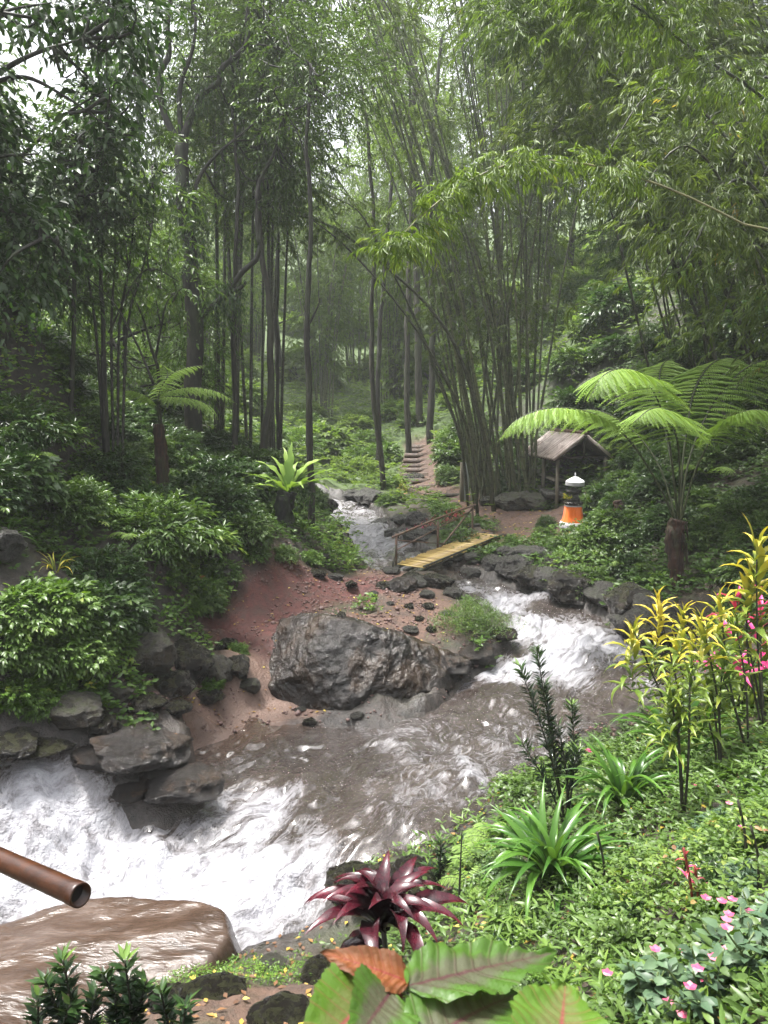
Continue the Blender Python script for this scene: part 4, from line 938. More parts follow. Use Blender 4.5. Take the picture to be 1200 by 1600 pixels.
# yellow crotons
LC_ = [strap_mesh(1, .17, .9 - .15 * k, .35 + .25 * k, 9, .12, .3, k + 20).mesh('leaf', True) for k in range(5)]
def tint_mesh(me, lo, hi):
    me = me.copy(); n = len(me.vertices); s = np.linspace(lo, hi, n); me.attributes['tint'].data.foreach_set('value', s.astype(np.float32)); return me
LCY = [tint_mesh(q, .25, .9) for q in LC_]; LCG = [tint_mesh(q, .05, .38) for q in LC_]; LCB = [tint_mesh(q, .6, 1.0) for q in LC_]
def croton(base, heads, label, sc=.2, mats='croton', sets=None, stem='stem_dark', name='croton', group=None, nl=20):
    t_ = thing(name, label, 'plant', base, group=group); rr = np.random.default_rng(int(abs(base[0]) * 1000) % 9999)
    for hd in heads:
        tp = np.asarray(hd[0]) - base; kind = hd[1]; s = sc * hd[2]
        mid = tp * .5 + rr.normal(0, .03, 3)
        part('stem', tube(spline([(0, 0, -.05), mid, tp], 10), np.linspace(.012, .007, 10), 6).mesh('stem', True), M[stem], t_)
        for k in range(nl):
            f = k / nl; a = k * 2.4
            st_ = (sets or {'y': LCY, 'g': LCG, 'b': LCB})[kind]
            if kind != 'g' and f < .3: st_ = LCG if sets is None else st_
            P = tp - UP * (1 - f) ** 1.3 * s * 2.3 + rr.normal(0, .01, 3)
            part('leaf', st_[k % 5], M[mats], t_, P, (rr.uniform(-.3, .3), .35 - f * 1.1 + rr.uniform(-.2, .2), a), s * (1.25 - f * .45) * rr.uniform(.8, 1.1))
    return t_
def bpt(px, py): return hit(px, py)
cr = [((1068,1285),[((1045,1075),'g',1.0),((1078,1045),'g',1.0),((1060,1100),'g',.9)],'tall croton with two dark stems and yellow green tips standing lowest on the slope'),
      ((1128,1215),[((1098,975),'y',1.15),((1130,1020),'g',1.0),((1110,1060),'g',1.0)],'tall croton with pure yellow crown in the middle of the yellow group'),
      ((1080,1190),[((1028,948),'b',1.1),((990,985),'y',1.05)],'yellow croton leaning out over the rapids, leftmost of the group'),
      ((1170,1180),[((1066,960),'y',1.0),((1125,945),'y',1.0),((1148,970),'g',1.1)],'croton with golden leaves behind the middle one'),
      ((1195,1150),[((1182,850),'y',1.5),((1170,905),'y',1.3)],'tallest croton with yellow top at the right picture edge'),
      ((1150,1130),[((1155,1010),'g',1.2),((1190,995),'g',1.2),((1175,1050),'g',1.2)],'green croton at the right edge below the magenta leaves'),
      ((1100,1150),[((1055,1010),'y',.9),((1018,1020),'g',.8),((1082,1000),'y',.9)],'small croton with pale yellow leaves in front of the rapids')]
for (bx, by), hds, lab in cr:
    b = hit(bx, by); hh = []
    for (hx, hy), kd, s in hds: hh.append((U(hx, hy, Y=b[1] + rng.uniform(-.1, .25)), kd, s * b[1] / 7.0))
    croton(b, hh, lab, .26, nl=32)
LR = [tint_mesh(q, .1, .9) for q in LC_]
b = hit(1195, 1130); croton(b, [(U(1150, 935, Y=b[1]), 'r', 1.3), (U(1188, 950, Y=b[1] + .2), 'r', 1.0)], 'cordyline with magenta pink leaves behind the tall croton', .3, 'magenta', {'r': LR}, name='cordyline', nl=14)

# slender dark shrub with small narrow leaves
def slender(base, tops, label, mat='shrub_black', ll=.10, name='slender_shrub', lw=.022, top_light=True, dens=230, start=.25, cat='shrub'):
    t_ = thing(name, label, cat, base); rr = np.random.default_rng(7)
    for tp in tops:
        tp = np.asarray(tp) - base; L_ = np.linalg.norm(tp); mid = tp * .5 + rr.normal(0, .03, 3)
        p = spline([(0, 0, -.05), mid, tp], 30)
        part('stem', tube(p, np.linspace(.012, .004, 30), 5).mesh('stem', True), M['stem_dark'], t_)
        n = int(dens * L_); f = rr.uniform(start, 1, n) ** .8; i = f * 28.99; k = i.astype(int); P = p[k] * (1 - (i - k))[:, None] + p[k + 1] * (i - k)[:, None]
        a = np.arange(n) * 2.4; T = norm(tp); r_ = rot_to(T)
        D = T * .75 + (np.cos(a)[:, None] * r_[:, 1] + np.sin(a)[:, None] * r_[:, 2]) * .8
        part('foliage', leaves(P, D, ll * rr.uniform(.7, 1.1, n), lw, rr, upj=.3, tint=np.clip(f ** 6 * .8 + rr.random(n) * .3, 0, 1)).mesh('foliage'), M[mat], t_)
b = hit(885, 1290); Yb = b[1]
slender(b, [U(838, 1012, Y=Yb), U(812, 1040, Y=Yb - .1), U(893, 1100, Y=Yb + .2), U(872, 1135, Y=Yb), U(815, 1160, Y=Yb - .2), U(850, 1065, Y=Yb + .1), U(905,1170,Y=Yb)], 'dark slender shrub with upright stems of tiny leaves in front of the pool', dens=105, ll=.12, lw=.019)
b = hit(688, 1400); slender(b, [U(688, 1310, Y=b[1]), U(668, 1350, Y=b[1]), U(700, 1345, Y=b[1])], 'small dark shrub at the pool edge above the maroon plant', ll=.09, dens=110, lw=.022)
b = hit(716, 1440); slender(b, [U(722, 1296, Y=b[1])], 'thin bare dark sapling right of the maroon plant', ll=.05, dens=14)
for q, (px, py, tps) in enumerate([(130,1640,[(98,1500),(150,1545),(70,1530)]),(215,1640,[(195,1500),(230,1530),(180,1560),(160,1520)]),(50,1650,[(60,1560),(110,1570)]),(280,1650,[(250,1545),(290,1570)])]):
    b = U(px, py, Y=3.3); b[2] -= .15
    slender(b, [U(a_, b_, Y=3.3 + rng.uniform(-.1, .1)) for a_, b_ in tps], ['dark leafy stems at the bottom left corner, tallest pair','dark leafy stems just right of the corner group at the bottom','short dark leafy stems in the very corner','dark leafy stems rightmost of the bottom left group'][q], ll=.095, lw=.028, dens=110, start=.35, name='dark_leafy_plant', cat='plant')

# maroon cordyline
M['maroon'] = None
m, t, _, _ = nodes('maroon_leaf'); tin = attr(t, 'tint'); co = coord(t); n1 = noise(t, 9, 4, .6, co)
c = ramp(t, math_(t, 'ADD', math_(t, 'MULTIPLY', tin, .6), math_(t, 'MULTIPLY', n1, .55)), [(.35, (.006, .003, .004)), (.6, (.014, .004, .006)), (.8, (.05, .005, .011)), (1, (.17, .014, .03))])
out(t, principled(t, c, .24, spec=.5)); M['maroon'] = m
b = hit(612, 1560); ctr = U(597, 1432, Y=b[1])
mc = thing('cordyline', 'glossy maroon cordyline with broad drooping leaves in the foreground', 'plant', b)
part('stem', tube([(0, 0, -.1), ctr - b], .018, 8).mesh('stem', True), M['stem_dark'], mc)
BL = [strap_mesh(1, .20, .95, 1.0 + .2 * k, 16, .03, .3, k + 40, 0).mesh('leaf', True) for k in range(4)]
for k in range(28):
    a = k * 2.4 + .4; f = k / 28
    part('leaf', BL[k % 4], M['maroon'], mc, ctr - b - UP * (.12 * (1 - f)), (rng.uniform(-.3, .3), .15 - f * .8, a), .64 * (1.1 - .4 * f))
for k in range(5):
    a = [3.6, 3.1, 4.2, 4.8, 2.6][k]
    part('leaf', BL[3], M['maroon'], mc, ctr - b - UP * .22, (0, .7, a), .5, label='dark leaf hanging down')

# foreground coleus leaves
def ovate(L=1, W=.62, n=44, m_=21, cup=.10, bend=.15, serr=.03):
    s = np.linspace(0, 1, n); e = np.linspace(-1, 1, m_)
    w = W / 2 * (np.sin(np.pi * s ** .72) ** .75) * (1 - .15 * s); w[0] = .02
    S_, E = np.meshgrid(s, e, indexing='ij'); Wd = np.repeat(w[:, None], m_, 1)
    sr = 1 + serr * 3 * (np.mod(S_ * 16, 1)) * (np.abs(E) > .99)
    x = S_ * L - np.abs(E) * .05 * np.sin(np.pi * S_); y = E * Wd * sr
    vein = np.abs(np.mod(S_ * 9 - np.abs(E) * 1.6, 1) - .5) * 2
    z = cup * np.abs(E) ** 1.2 * Wd * 2 - bend * S_ ** 2 * L + .022 * (vein ** 2 - .5) * (1 - np.exp(-np.abs(E) * 6)) + .02 * np.sin(S_ * 17 + E * 3) * np.abs(E)
    V = np.stack([x, y, z], -1).reshape(-1, 3)
    i = np.arange(n - 1)[:, None] * m_ + np.arange(m_ - 1)[None]; F = np.stack([i, i + 1, i + m_ + 1, i + m_], -1).reshape(-1, 4)
    me = mesh('leaf', V, [F], {'ls': S_.ravel(), 'le': E.ravel()}, True); return me
def coleusmat(name, green, centre, vein, rough=.42):
    m, t, _, _ = nodes(name); s = attr(t, 'ls'); e = attr(t, 'le'); ae = math_(t, 'ABSOLUTE', e); co = coord(t); n1 = noise(t, 14, 4, .6, co)
    v = math_(t, 'ABSOLUTE', math_(t, 'SUBTRACT', math_(t, 'FRACT', math_(t, 'SUBTRACT', math_(t, 'MULTIPLY', s, 9), math_(t, 'MULTIPLY', ae, 1.6))), .5))
    vn = ramp(t, v, [(.0, 1.0), (.03, .7), (.10, 0.0)]); mid = ramp(t, math_(t, 'ADD', ae, math_(t, 'MULTIPLY', s, .05)), [(0, 1.0), (.04, .7), (.10, 0.0)])
    edge = ramp(t, math_(t, 'ADD', ae, math_(t, 'ADD', math_(t, 'MULTIPLY', math_(t, 'SUBTRACT', n1, .5), .6), math_(t, 'MULTIPLY', s, .25))), [(.45, 0.0), (.75, 1.0)])
    c = mixc(t, edge, centre, green); c = mixc(t, math_(t, 'MULTIPLY', vn, .35), c, vein); c = mixc(t, mid, c, vein)
    p = principled(t, c, rough, bump(t, math_(t, 'ADD', n1, math_(t, 'MULTIPLY', vn, -.8)), .25, .01)); tr = t.nodes.new('ShaderNodeBsdfTranslucent'); t.links.new(c, tr.inputs[0])
    mx = t.nodes.new('ShaderNodeMixShader'); mx.inputs[0].default_value = .35; t.links.new(p, mx.inputs[1]); t.links.new(tr.outputs[0], mx.inputs[2]); out(t, mx.outputs[0]); return m
M['coleus'] = coleusmat('coleus_leaf', (.060, .13, .016), (.085, .090, .050), (.085, .022, .035))
M['coleus_pink'] = coleusmat('coleus_pink_leaf', (.08, .16, .015), (.12, .15, .04), (.26, .035, .06))
M['coleus_orange'] = coleusmat('coleus_orange_leaf', (.13, .045, .010), (.20, .06, .012), (.20, .02, .015), .6)
OV = [ovate(), ovate(W=.78, bend=.08, cup=.14), ovate(W=.5, bend=.02, cup=.06)]
Yc = .95
cb = U(640, 1760, Y=Yc + .05); cl = thing('coleus', 'close green coleus plant with purple veined leaves at the bottom edge', 'plant', cb)
top = U(620, 1535, Y=Yc)
part('stem', tube(spline([(0, 0, -.6), (0, 0, 0), top - cb], 12), .006, 8).mesh('stem', True), M['stem_red'], cl)
def aim(P, tip, nrm):
    X = norm(tip - P); Z = norm(nrm - X * (nrm @ X)); Yv = np.cross(Z, X)
    return Matrix(((X[0], Yv[0], Z[0]), (X[1], Yv[1], Z[1]), (X[2], Yv[2], Z[2]))).to_euler(), np.linalg.norm(tip - P)
for (bx, by, bY), (tx, ty, tY), nrm, me, mt, wy, lab in [
    ((640,1535,.95),(508,1478,.95),(.1,-.4,.9),0,'coleus_orange',.9,'orange brown leaf turned to show its underside'),
    ((640,1540,.92),(872,1482,1.12),(.05,-.05,1),2,'coleus',.85,None),
    ((590,1550,.95),(475,1650,.80),(.0,-.5,.86),1,'coleus_pink',1.1,None),
    ((650,1640,.84),(820,1518,1.02),(-.15,-.35,.9),0,'coleus',1.0,None),
    ((868,1680,.80),(888,1522,.98),(.05,-.45,.88),1,'coleus_pink',1.15,'green leaf with a pink centre rib'),
    ((610,1550,.93),(560,1620,.80),(.0,-.75,.65),1,'coleus',1.1,None),
    ((560,1680,.80),(650,1545,.96),(.1,-.4,.9),0,'coleus',1.0,None)]:
    P, T = U(bx, by, Y=bY), U(tx, ty, Y=tY); e, l = aim(P, T, np.array(nrm))
    part('leaf', OV[me], M[mt], cl, P - cb, e, (l, l * wy * .8, l), lab)

# shrubs made of ovate leaf whorls; variants of radius 1
def shrub_mesh(seed, R_=1.0, n=700, ll=.17, kind='o', flat=.75, m_=7, lw=.42, sparse=.0, ang=48):
    rr = np.random.default_rng(seed); g = G(); st = G()
    d = norm(rr.normal(0, 1, (n, 3))); d[:, 2] = np.abs(d[:, 2]) * 1.0 - .15; d = norm(d)
    k = fbm(d * 1.6 + seed * 3, 3, seed); r = R_ * (.62 + .34 * k + rr.uniform(-.22, .08, n)); keep = k > sparse - .9
    S = (d * r[:, None] * [1, 1, flat])[keep]; D = (norm(d + rr.normal(0, .45, d.shape)) + [0, 0, .15])[keep]
    twigs(S, D, ll * 1.9, m_, ll, ll * lw, rr, g, kind, ang, .2, .3, .2, .35, .05, tint=np.clip(.45 + .25 * k[keep] + rr.normal(0, .12, keep.sum()), 0, 1))
    for q in range(22):
        tp = S[rr.integers(len(S))]; tube(spline([(rr.normal(0, .05), rr.normal(0, .05), -.35), tp * .55 + rr.normal(0, .05, 3), tp], 7), np.linspace(.022, .006, 7), 4, g=st)
    return g, st
SHR = []
for q in range(6):
    g, s_ = shrub_mesh(q + 1, 1.0, [520, 560, 620, 480, 560, 420][q], [.17, .15, .13, .20, .15, .24][q], 'o' if q in (0, 3, 5) else 'r', .8, 6, [.42, .5, .38, .45, .33, .4][q])
    SHR.append((g.mesh('foliage'), s_.mesh('stems')))
SHM = {}
def shrub(x, y, r, label, mat='leaf_dark', v=0, sz=1.0, dz=0, group=None, name='shrub', z=None):
    key = (v % 6, mat)
    if key not in SHM: a = SHR[key[0]][0].copy(); a.materials.clear(); a.materials.append(M[mat]); SHM[key] = a
    p = (x, y, (float(ground(x, y)) if z is None else z) + dz + .2 * r * sz)
    t_ = thing(name, label, 'shrub', p, rng.uniform(0, 6.28), group, (r, r, r * sz))
    part('foliage', SHM[key], None, t_); part('stems', SHR[key[0]][1], M['stem_dark'], t_)
    return t_
# ------------------------------------------------------------------ trees and bamboo
def bamboo_leaves(g, st, P, T, n_spray, rng, br=(.5, 1.3), ll=.19, lw=.028, m_=9, tint=.45, out_=None):
    """sprays hanging off culm points P with tangents T"""
    i = rng.integers(0, len(P), n_spray)
    a = rng.uniform(0, 6.28, n_spray); d = np.stack([np.cos(a), np.sin(a), rng.uniform(-.1, .7, n_spray)], -1)
    if out_ is not None: d = d + np.asarray(out_)
    d = norm(d); L = rng.uniform(*br, n_spray)
    B = P[i]
    # 4 twigs per branch
    for f, s in ((.35, .5), (.6, .6), (.85, .6), (1.0, .7)):
        S = B + d * (L * f)[:, None] - UP * (L * .35 * f * f)[:, None] + rng.normal(0, .06, (n_spray, 3))
        dd = norm(d + rng.normal(0, .5, d.shape) - UP * .35)
        twigs(S, dd, ll * 2.0 * s * rng.uniform(.8, 1.3, n_spray), m_, ll, lw, rng, g, 'r', 34, .15, .35, .25, .7, .45, tint=np.clip(tint + rng.normal(0, .13, n_spray), 0, .96))
    if st is not None:
        k = rng.permutation(n_spray)[:int(n_spray * .5)]
        E = B[k] + d[k] * L[k][:, None] - UP * (L[k] * .35)[:, None]; Mi = B[k] + d[k] * (L[k] * .5)[:, None] - UP * (L[k] * .09)[:, None]
        w = np.array([0, 0, .006])
        V = np.stack([B[k] - w * 1.6, B[k] + w * 1.6, Mi - w, Mi + w, E], 1); F = np.array([[0, 1, 3], [0, 3, 2], [2, 3, 4]])
        st.add(V.reshape(-1, 3), (F[None] + (np.arange(len(k)) * 5)[:, None, None]).reshape(-1, 3))
def culm_mesh(p, r, sides=7):
    n = len(p); rr = np.linspace(r, r * .25, n); return tube(p, rr, sides, g=None).mesh('culm', True)
def clump(name, label, base, culms, mat='culm', leaf='leaf_bamboo', r=.05, spn=26, f0=.35, ll=.19, cat='bamboo', group=None, seed=0, br=(.5, 1.3), m_=9, tint=.45, lw=.028):
    """culms: list of world paths"""
    rr = np.random.default_rng(seed); base = np.asarray(base, float)
    t_ = thing(name, label, cat, base, group=group); g = G(); st = G()
    for q, c in enumerate(culms):
        n = 26; p = spline(c, n)
        part('culm', culm_mesh(p - base, r * rr.uniform(.75, 1.15)), M[mat], t_)
        k = int(n * f0); T = norm(np.gradient(p, axis=0))
        bamboo_leaves(g, st, p[k:] - base, T[k:], spn, rr, ll=ll, br=br, m_=m_, tint=tint, lw=lw)
    part('foliage', g.mesh('foliage'), M[leaf], t_); part('twigs', st.mesh('twigs'), M['stem_green'], t_)
    return t_
rb = np.random.default_rng(77)
# the tall fan of bamboo in the middle
cl_ = []
for k in range(40):
    bx = rb.uniform(738, 835); y0 = 27.4 + rb.uniform(-1.2, 1.3); b = at(bx, 765, y0)
    f = (bx - 738) / 97
    tx = 400 + 470 * f + rb.normal(0, 60) if rb.random() < .8 else rb.uniform(480, 930)
    ty = rb.uniform(-260, 60); y1 = y0 + rb.uniform(-3.5, 3)
    tp = U(tx, ty, Y=y1); mx = b * .5 + tp * .5; mx[:2] = b[:2] * .60 + tp[:2] * .40; mx[2] += .6
    m1 = b * .8 + tp * .2; m1[:2] = b[:2] * .86 + tp[:2] * .14
    dr = (tp - b) * [.22, .22, 0]; cl_.append([b - UP * .2, m1, mx, tp, tp + dr + UP * .2])
clump('bamboo_clump', 'tall fan shaped bamboo clump with many bare culms beside the shelter', at(785, 765, 27.4), cl_, spn=26, f0=.38, ll=.24, seed=1, br=(.7, 1.9), r=.055, m_=8, tint=.42, lw=.036)
# thick upright bamboo grove, left of centre
cl_ = []
for k in range(17):
    bx = rb.uniform(335, 440); y0 = 23.5 + rb.uniform(-1.5, 2.5); b = at(bx, 720, y0); tx = bx + rb.normal(0, 22) + (bx - 380) * .25; tp = U(tx, -120, Y=y0 + rb.uniform(-1, 1))
    mid = (b + tp) / 2 + rb.normal(0, .12, 3); cl_.append([b - UP * .2, mid, tp])
clump('bamboo_clump', 'straight upright bamboo grove just right of the big dark tree', at(385, 720, 23.8), cl_, 'culm_dark', r=.065, spn=20, f0=.45, ll=.24, seed=2, br=(.5, 1.6), m_=8, lw=.034)
# leaning dark culms crossing the gap
for k, (pts, lab) in enumerate([([(735,690,25),(700,600,24.6),(640,500,24.2),(560,405,24),(490,345,24),(420,310,24)],'dark leaning bamboo culm arching left over the stream, lower one'),
                   ([(760,700,25.5),(720,560,25),(670,480,24.8),(600,415,24.6),(520,355,24.4),(440,330,24.4)],'dark leaning bamboo culm arching left over the stream, upper one'),
                   ([(720,690,26.5),(690,600,26.5),(650,500,26.3),(600,400,26.2),(560,330,26),(500,300,26)],'slim leaning bamboo culm behind the two dark arching ones')]):
    pts_ = [at(pts[0][0] + 12, 770, pts[0][2] + .2)] + [U(a, b, Y=c) for a, b, c in pts]
    clump('leaning_bamboo', lab, pts_[0], [pts_], 'culm_dark', r=.07, spn=26, f0=.72, seed=30 + k, br=(.3, .9))
# right hillside bamboo, several bodies leaning over the stream
def arch(root, top, over, n=None):
    root, top, over = map(np.asarray, (root, top, over)); return [root, root * .45 + top * .55 + UP * .8, top, over]
RB = [((1330,640,17),[(1120,60),(1190,20),(1060,-40),(1180,140),(1080,110),(1230,60),(1130,-80),(1010,-30),(1240,180),(1150,200)],16.5,'leaf_bamboo','dense bamboo hanging down the right hillside over the tree fern',60,.22),
      ((1400,560,13.5),[(1140,180),(1200,120),(1080,230),(1160,280),(1230,240),(1050,140),(1120,330),(1190,350)],13.5,'leaf_bamboo','nearest bamboo leaning in from the right edge with bright drooping leaves',32,.20),
      ((1150,600,22),[(960,0),(900,60),(1010,60),(940,140),(1030,150),(870,-60),(980,-60),(910,200)],20.5,'leaf_bamboo','bamboo with yellowing leaves high above the shelter roof',60,.24),
      ((1060,620,27),[(930,-60),(860,30),(980,-20),(900,120),(840,-40),(960,120)],25.5,'leaf_dark','dark bamboo mass behind the shelter hillside',60,.28)]
for q, (root, tops, Yt, lf_, lab, spn, ll) in enumerate(RB):
    b = at(root[0], root[1], root[2]); cs = []
    for (tx, ty) in tops:
        tp = U(tx, ty, Y=Yt + rb.uniform(-1, 1)); ov = tp + (tp - b) * [.30, .25, 0] - UP * rb.uniform(.6, 2.0)
        bb = b + [rb.normal(0, .5), rb.normal(0, .6), 0]; bb[2] = ground(bb[0], bb[1]) - .2
        cs.append(arch(bb, tp, ov))
    clump('bamboo_clump', lab, b, cs, 'culm_dark', lf_, r=.045, spn=int(spn * 1.5), f0=.22, ll=ll, seed=50 + q, br=(.5, 1.7), m_=8, tint=.5, lw=.036)
b = at(1420, 640, 11.5)
clump('bamboo_branch', 'single bright arching bamboo branch reaching left across the dark forest', b, [[b, U(1300,440,Y=11.3), U(1150,345,Y=11), U(1020,285,Y=10.6), U(900,254,Y=10.2), U(800,256,Y=10), U(720,290,Y=9.9), U(650,345,Y=9.8), U(615,385,Y=9.8)]], 'culm_pale', 'leaf_bamboo_bright', r=.022, spn=120, f0=.40, ll=.15, seed=60, br=(.12, .45), m_=7, tint=.55, lw=.024)
b = at(1420, 600, 12.5)
clump('bamboo_branch', 'dark bamboo culm crossing the top right corner with bright leaves', b, [[b, U(1330,300,Y=12.3), U(1200,160,Y=12), U(1100,90,Y=11.8), U(1000,15,Y=11.5), U(930,-30,Y=11.3)]], 'culm_dark', 'leaf_bamboo_bright', r=.04, spn=150, f0=.30, ll=.17, seed=61, br=(.3, 1.2), m_=8, tint=.4, lw=.027)
b = at(1100, 600, 24)
clump('bamboo_branch', 'light green bamboo spray drooping at the top of the picture', b, [[b, U(980,250,Y=20), U(900,30,Y=18), U(830,-20,Y=17), U(760,40,Y=16.5)], [b, U(1000,200,Y=19), U(930,-20,Y=17), U(870,-10,Y=16), U(800,60,Y=15.5)]], 'culm', 'leaf_bamboo_bright', r=.03, spn=140, f0=.45, ll=.2, seed=62, br=(.3, 1.1), m_=8, tint=.3, lw=.03)
b = at(990, 640, 24)

# skeleton trees given by traced limbs
def tree(name, label, base, limbs, crown, mat='bark_dark', leaf='leaf_mid', ll=.13, lw=.05, kind='r', seed=0, ang=50, m_=8, cat='tree', group=None, sag=.35, tint=.45, moss=None):
    """limbs: (path, r0, r1); crown: (center, radii, n twigs, twig length)"""
    rr = np.random.default_rng(seed); base = np.asarray(base); t_ = thing(name, label, cat, base, group=group)
    for q, (p, r0, r1) in enumerate(limbs):
        n = 34 if q == 0 else 22; pp_ = spline(p, n)
        if q == 0: pp_ = pp_ + fbm(pp_ * .8, 2, 3)[:, None] * .05
        part('trunk' if q == 0 else 'limb', tube(pp_ - base, np.linspace(r0, r1, n), 10 if q == 0 else 7, rough=.22, seed=q).mesh('limb', True), M[mat], t_)
    g = G(); st = G(); LE = np.concatenate([spline(p, 20)[6:] for p, _, _ in limbs])
    for c, rad, nt_, tl in crown:
        c = np.asarray(c); d = norm(rr.normal(0, 1, (nt_, 3))) * (rr.random((nt_, 1)) ** .45); S = c + d * rad
        keep = fbm(S * .9, 2, seed + 5) > -.35; S = S[keep]; D = norm((S - c) / np.asarray(rad) + rr.normal(0, .5, S.shape) + [0, 0, .1])
        twigs(S - base, D, tl * rr.uniform(.7, 1.2, len(S)), m_, ll, lw, rr, g, kind, ang, .1, sag, .25, .4, .12, stem=(st, .006), tint=np.clip(tint + .22 * fbm(S * .7, 2, 9) + rr.normal(0, .1, len(S)), 0, .99))
        for k in range(max(3, nt_ // 45)):   # twigs reaching into the clump
            e = S[rr.integers(len(S))]; s_ = LE[np.argmin(((LE - e) ** 2).sum(1))]
            tube(spline([s_, (s_ + e) / 2 + rr.normal(0, .15, 3) - UP * .1, e], 7) - base, np.linspace(.03, .008, 7), 4, g=st)
    part('crown', g.mesh('crown'), M[leaf], t_); part('twigs', st.mesh('twigs'), M[mat], t_)
    return t_
def PX(l, Y): return [U(a, b, Y=Y + (c[0] if c else 0)) for a, b, *c in l]
b = at(298, 715, 20)
limbs = [([b - UP * .3] + PX([(300,640),(302,560),(303,480),(297,400),(290,330),(286,270),(283,225)], 20), .23, .16),
 (PX([(283,230),(262,190),(250,150),(247,115),(215,85),(180,40),(165,-20),(150,-90)], 20), .10, .03), (PX([(247,115),(264,85),(262,40),(268,-40),(262,-120)], 20), .08, .03), (PX([(252,155),(225,130),(190,100),(145,70),(100,60)], 20), .05, .015),
 (PX([(283,230),(300,175),(315,148),(342,128),(345,108),(385,70),(386,20),(398,-40),(380,-110)], 20), .10, .03), (PX([(283,225),(281,140),(300,80),(305,20),(285,-60)], 20), .07, .02),
 (PX([(302,335),(308,285),(335,245),(370,215),(400,190)], 20), .06, .02), (PX([(300,505),(330,480),(352,462),(378,425),(403,400),(402,350),(403,290),(430,235),(440,180)], 20), .10, .03), (PX([(345,465),(375,450),(385,440)], 20), .07, .03)]
crown = [(U(a, b_, Y=21.3 + c * .8), (r * 1.2, r * 1.0, r), int(n * .7), .6) for a, b_, c, r, n in [(170,-70,0,1.5,330),(260,-20,.5,1.9,450),(400,-30,0,1.7,330),(165,85,-.6,.7,110),(220,60,.8,1.3,240),(320,70,-1,1.2,200),(400,110,1,1.5,260),(230,200,1.2,1.3,170),(380,230,.8,1.3,240),(440,190,0,1.2,220),(190,180,.5,1.0,150),(340,330,1.4,1.1,150),(420,330,1.2,1.2,180),(200,300,1.6,1.4,200),(300,150,1.8,1.8,260),(470,60,.5,1.7,300),(520,130,1,1.5,240),(470,270,1.4,1.2,160)]]
tree('forest_tree', 'big dark forked tree with a lumpy trunk on the left bank', b, limbs, crown, leaf='leaf_mid', ll=.19, lw=.055, seed=3, m_=9)
# hanging epiphytes on the trunk
g = G(); rr = np.random.default_rng(9)
for (px, py, n, r) in [(300,350,160,.25),(285,300,120,.2),(290,400,120,.25),(340,470,90,.3),(315,150,60,.2),(360,460,90,.25)]:
    c = U(px, py, Y=19.9); S = c + rr.normal(0, r, (n, 3)); twigs(S - b, rr.normal(0, 1, (n, 3)) - [0, 0, .5], .3, 6, .14, .035, rr, g, 'r', 40, sag=.8, down=.4)
o = g.mesh('climbing_fern'); tag(link('climbing_fern', o, M['leaf_dark'], loc=b), 'small climbing ferns growing on the trunk of the big forked tree', 'fern', kind='stuff')
# slim trunks
b = at(488, 832, 17.6)
tree('slender_tree', 'thin dark straight trunk rising from the stream edge beside the bird nest fern', b, [([b - UP * .2] + PX([(487,765),(484,650),(482,560),(480,470),(484,380),(484,280),(480,200),(484,100)], 17.6), .09, .03), (PX([(484,505),(497,478),(500,465)], 17.6), .025, .01), (PX([(484,280),(470,220),(450,180)], 17.6), .03, .01)],
     [(U(480,170,Y=17.6),(1.3,1.3,1.0),160,.5),(U(520,90,Y=17.8),(1.5,1.3,1.0),170,.5),(U(450,60,Y=18),(1.3,1.3,1.1),150,.5)], seed=4, ll=.15, lw=.045)
for q, (px, Y, top, r, lab) in enumerate([(372,20.5,(366,120),.08,'dark slim trunk left of the upright bamboo grove'),(407,21,(415,60),.11,'grey straight trunk among the upright bamboo'),(440,24,(446,120),.07,'slim trunk right of the upright bamboo grove'),(600,31,(560,80),.12,'slim trunk at the far stream bend'),(592,36,(620,60),.13,'leaning trunk behind the far stream bend'),(638,38,(640,40),.16,'straight trunk left of the far steps'),(672,40,(690,60),.2,'dark trunk beside the far steps'),(655,43,(650,20),.22,'trunk at the top of the far steps')]):
    b = at(px, 730, Y); tp = U(*top, Y=Y + .5)
    tree('slender_tree', lab, b, [([b - UP * .2, b * .7 + tp * .3 + rb.normal(0, .15, 3), b * .35 + tp * .65 + rb.normal(0, .2, 3), tp], r, r * .4)],
      [(tp + rb.normal(0, .8, 3), (1.6, 1.6, 1.1), 150, .6), (tp * .8 + b * .2 + [rb.normal(0, .9), 0, 0], (1.3, 1.3, 1), 110, .6), (tp + rb.normal(0, 1.5, 3) + UP, (1.6, 1.6, 1.1), 120, .6)], 'bark_grey' if q % 2 else 'bark_dark', ['leaf_mid', 'leaf_far'][q > 2], ll=.2 + .05 * (q > 2), lw=.07, seed=70 + q)
# left: large leaved dark tree overhanging the corner
b = at(-120, 700, 11)
tree('broadleaf_tree', 'dark large leaved tree hanging into the upper left corner', b, [([b] + PX([(-120,500),(-80,300),(-60,150),(0,20)], 11), .16, .06), (PX([(-80,300),(-20,250),(60,240)], 11), .05, .01), (PX([(-60,150),(40,90),(130,60)], 11), .05, .012)] +
     [(PX([(-60,150),(30,120),(100,150),(165,195)], 11), .04, .008), (PX([(-90,350),(20,330),(90,380)], 11), .05, .01)],
     [(U(a, c, Y=11 + e), (r, r, r * .8), n, .5) for a, c, e, r, n in [(-30,-10,0,.9,150),(60,0,.6,.4,40),(-40,130,0,.5,50),(0,200,.4,.3,30),(-20,260,0,.7,80),(20,340,.2,.6,70),(-10,420,.2,.8,110),(150,30,.4,.45,50),(160,155,.3,.28,22),(110,120,.6,.3,16),(190,20,.4,.5,60),(60,410,.6,.5,45)]],
     leaf='leaf_dark', ll=.19, lw=.075, kind='o', seed=5, sag=.5, ang=55, m_=7)
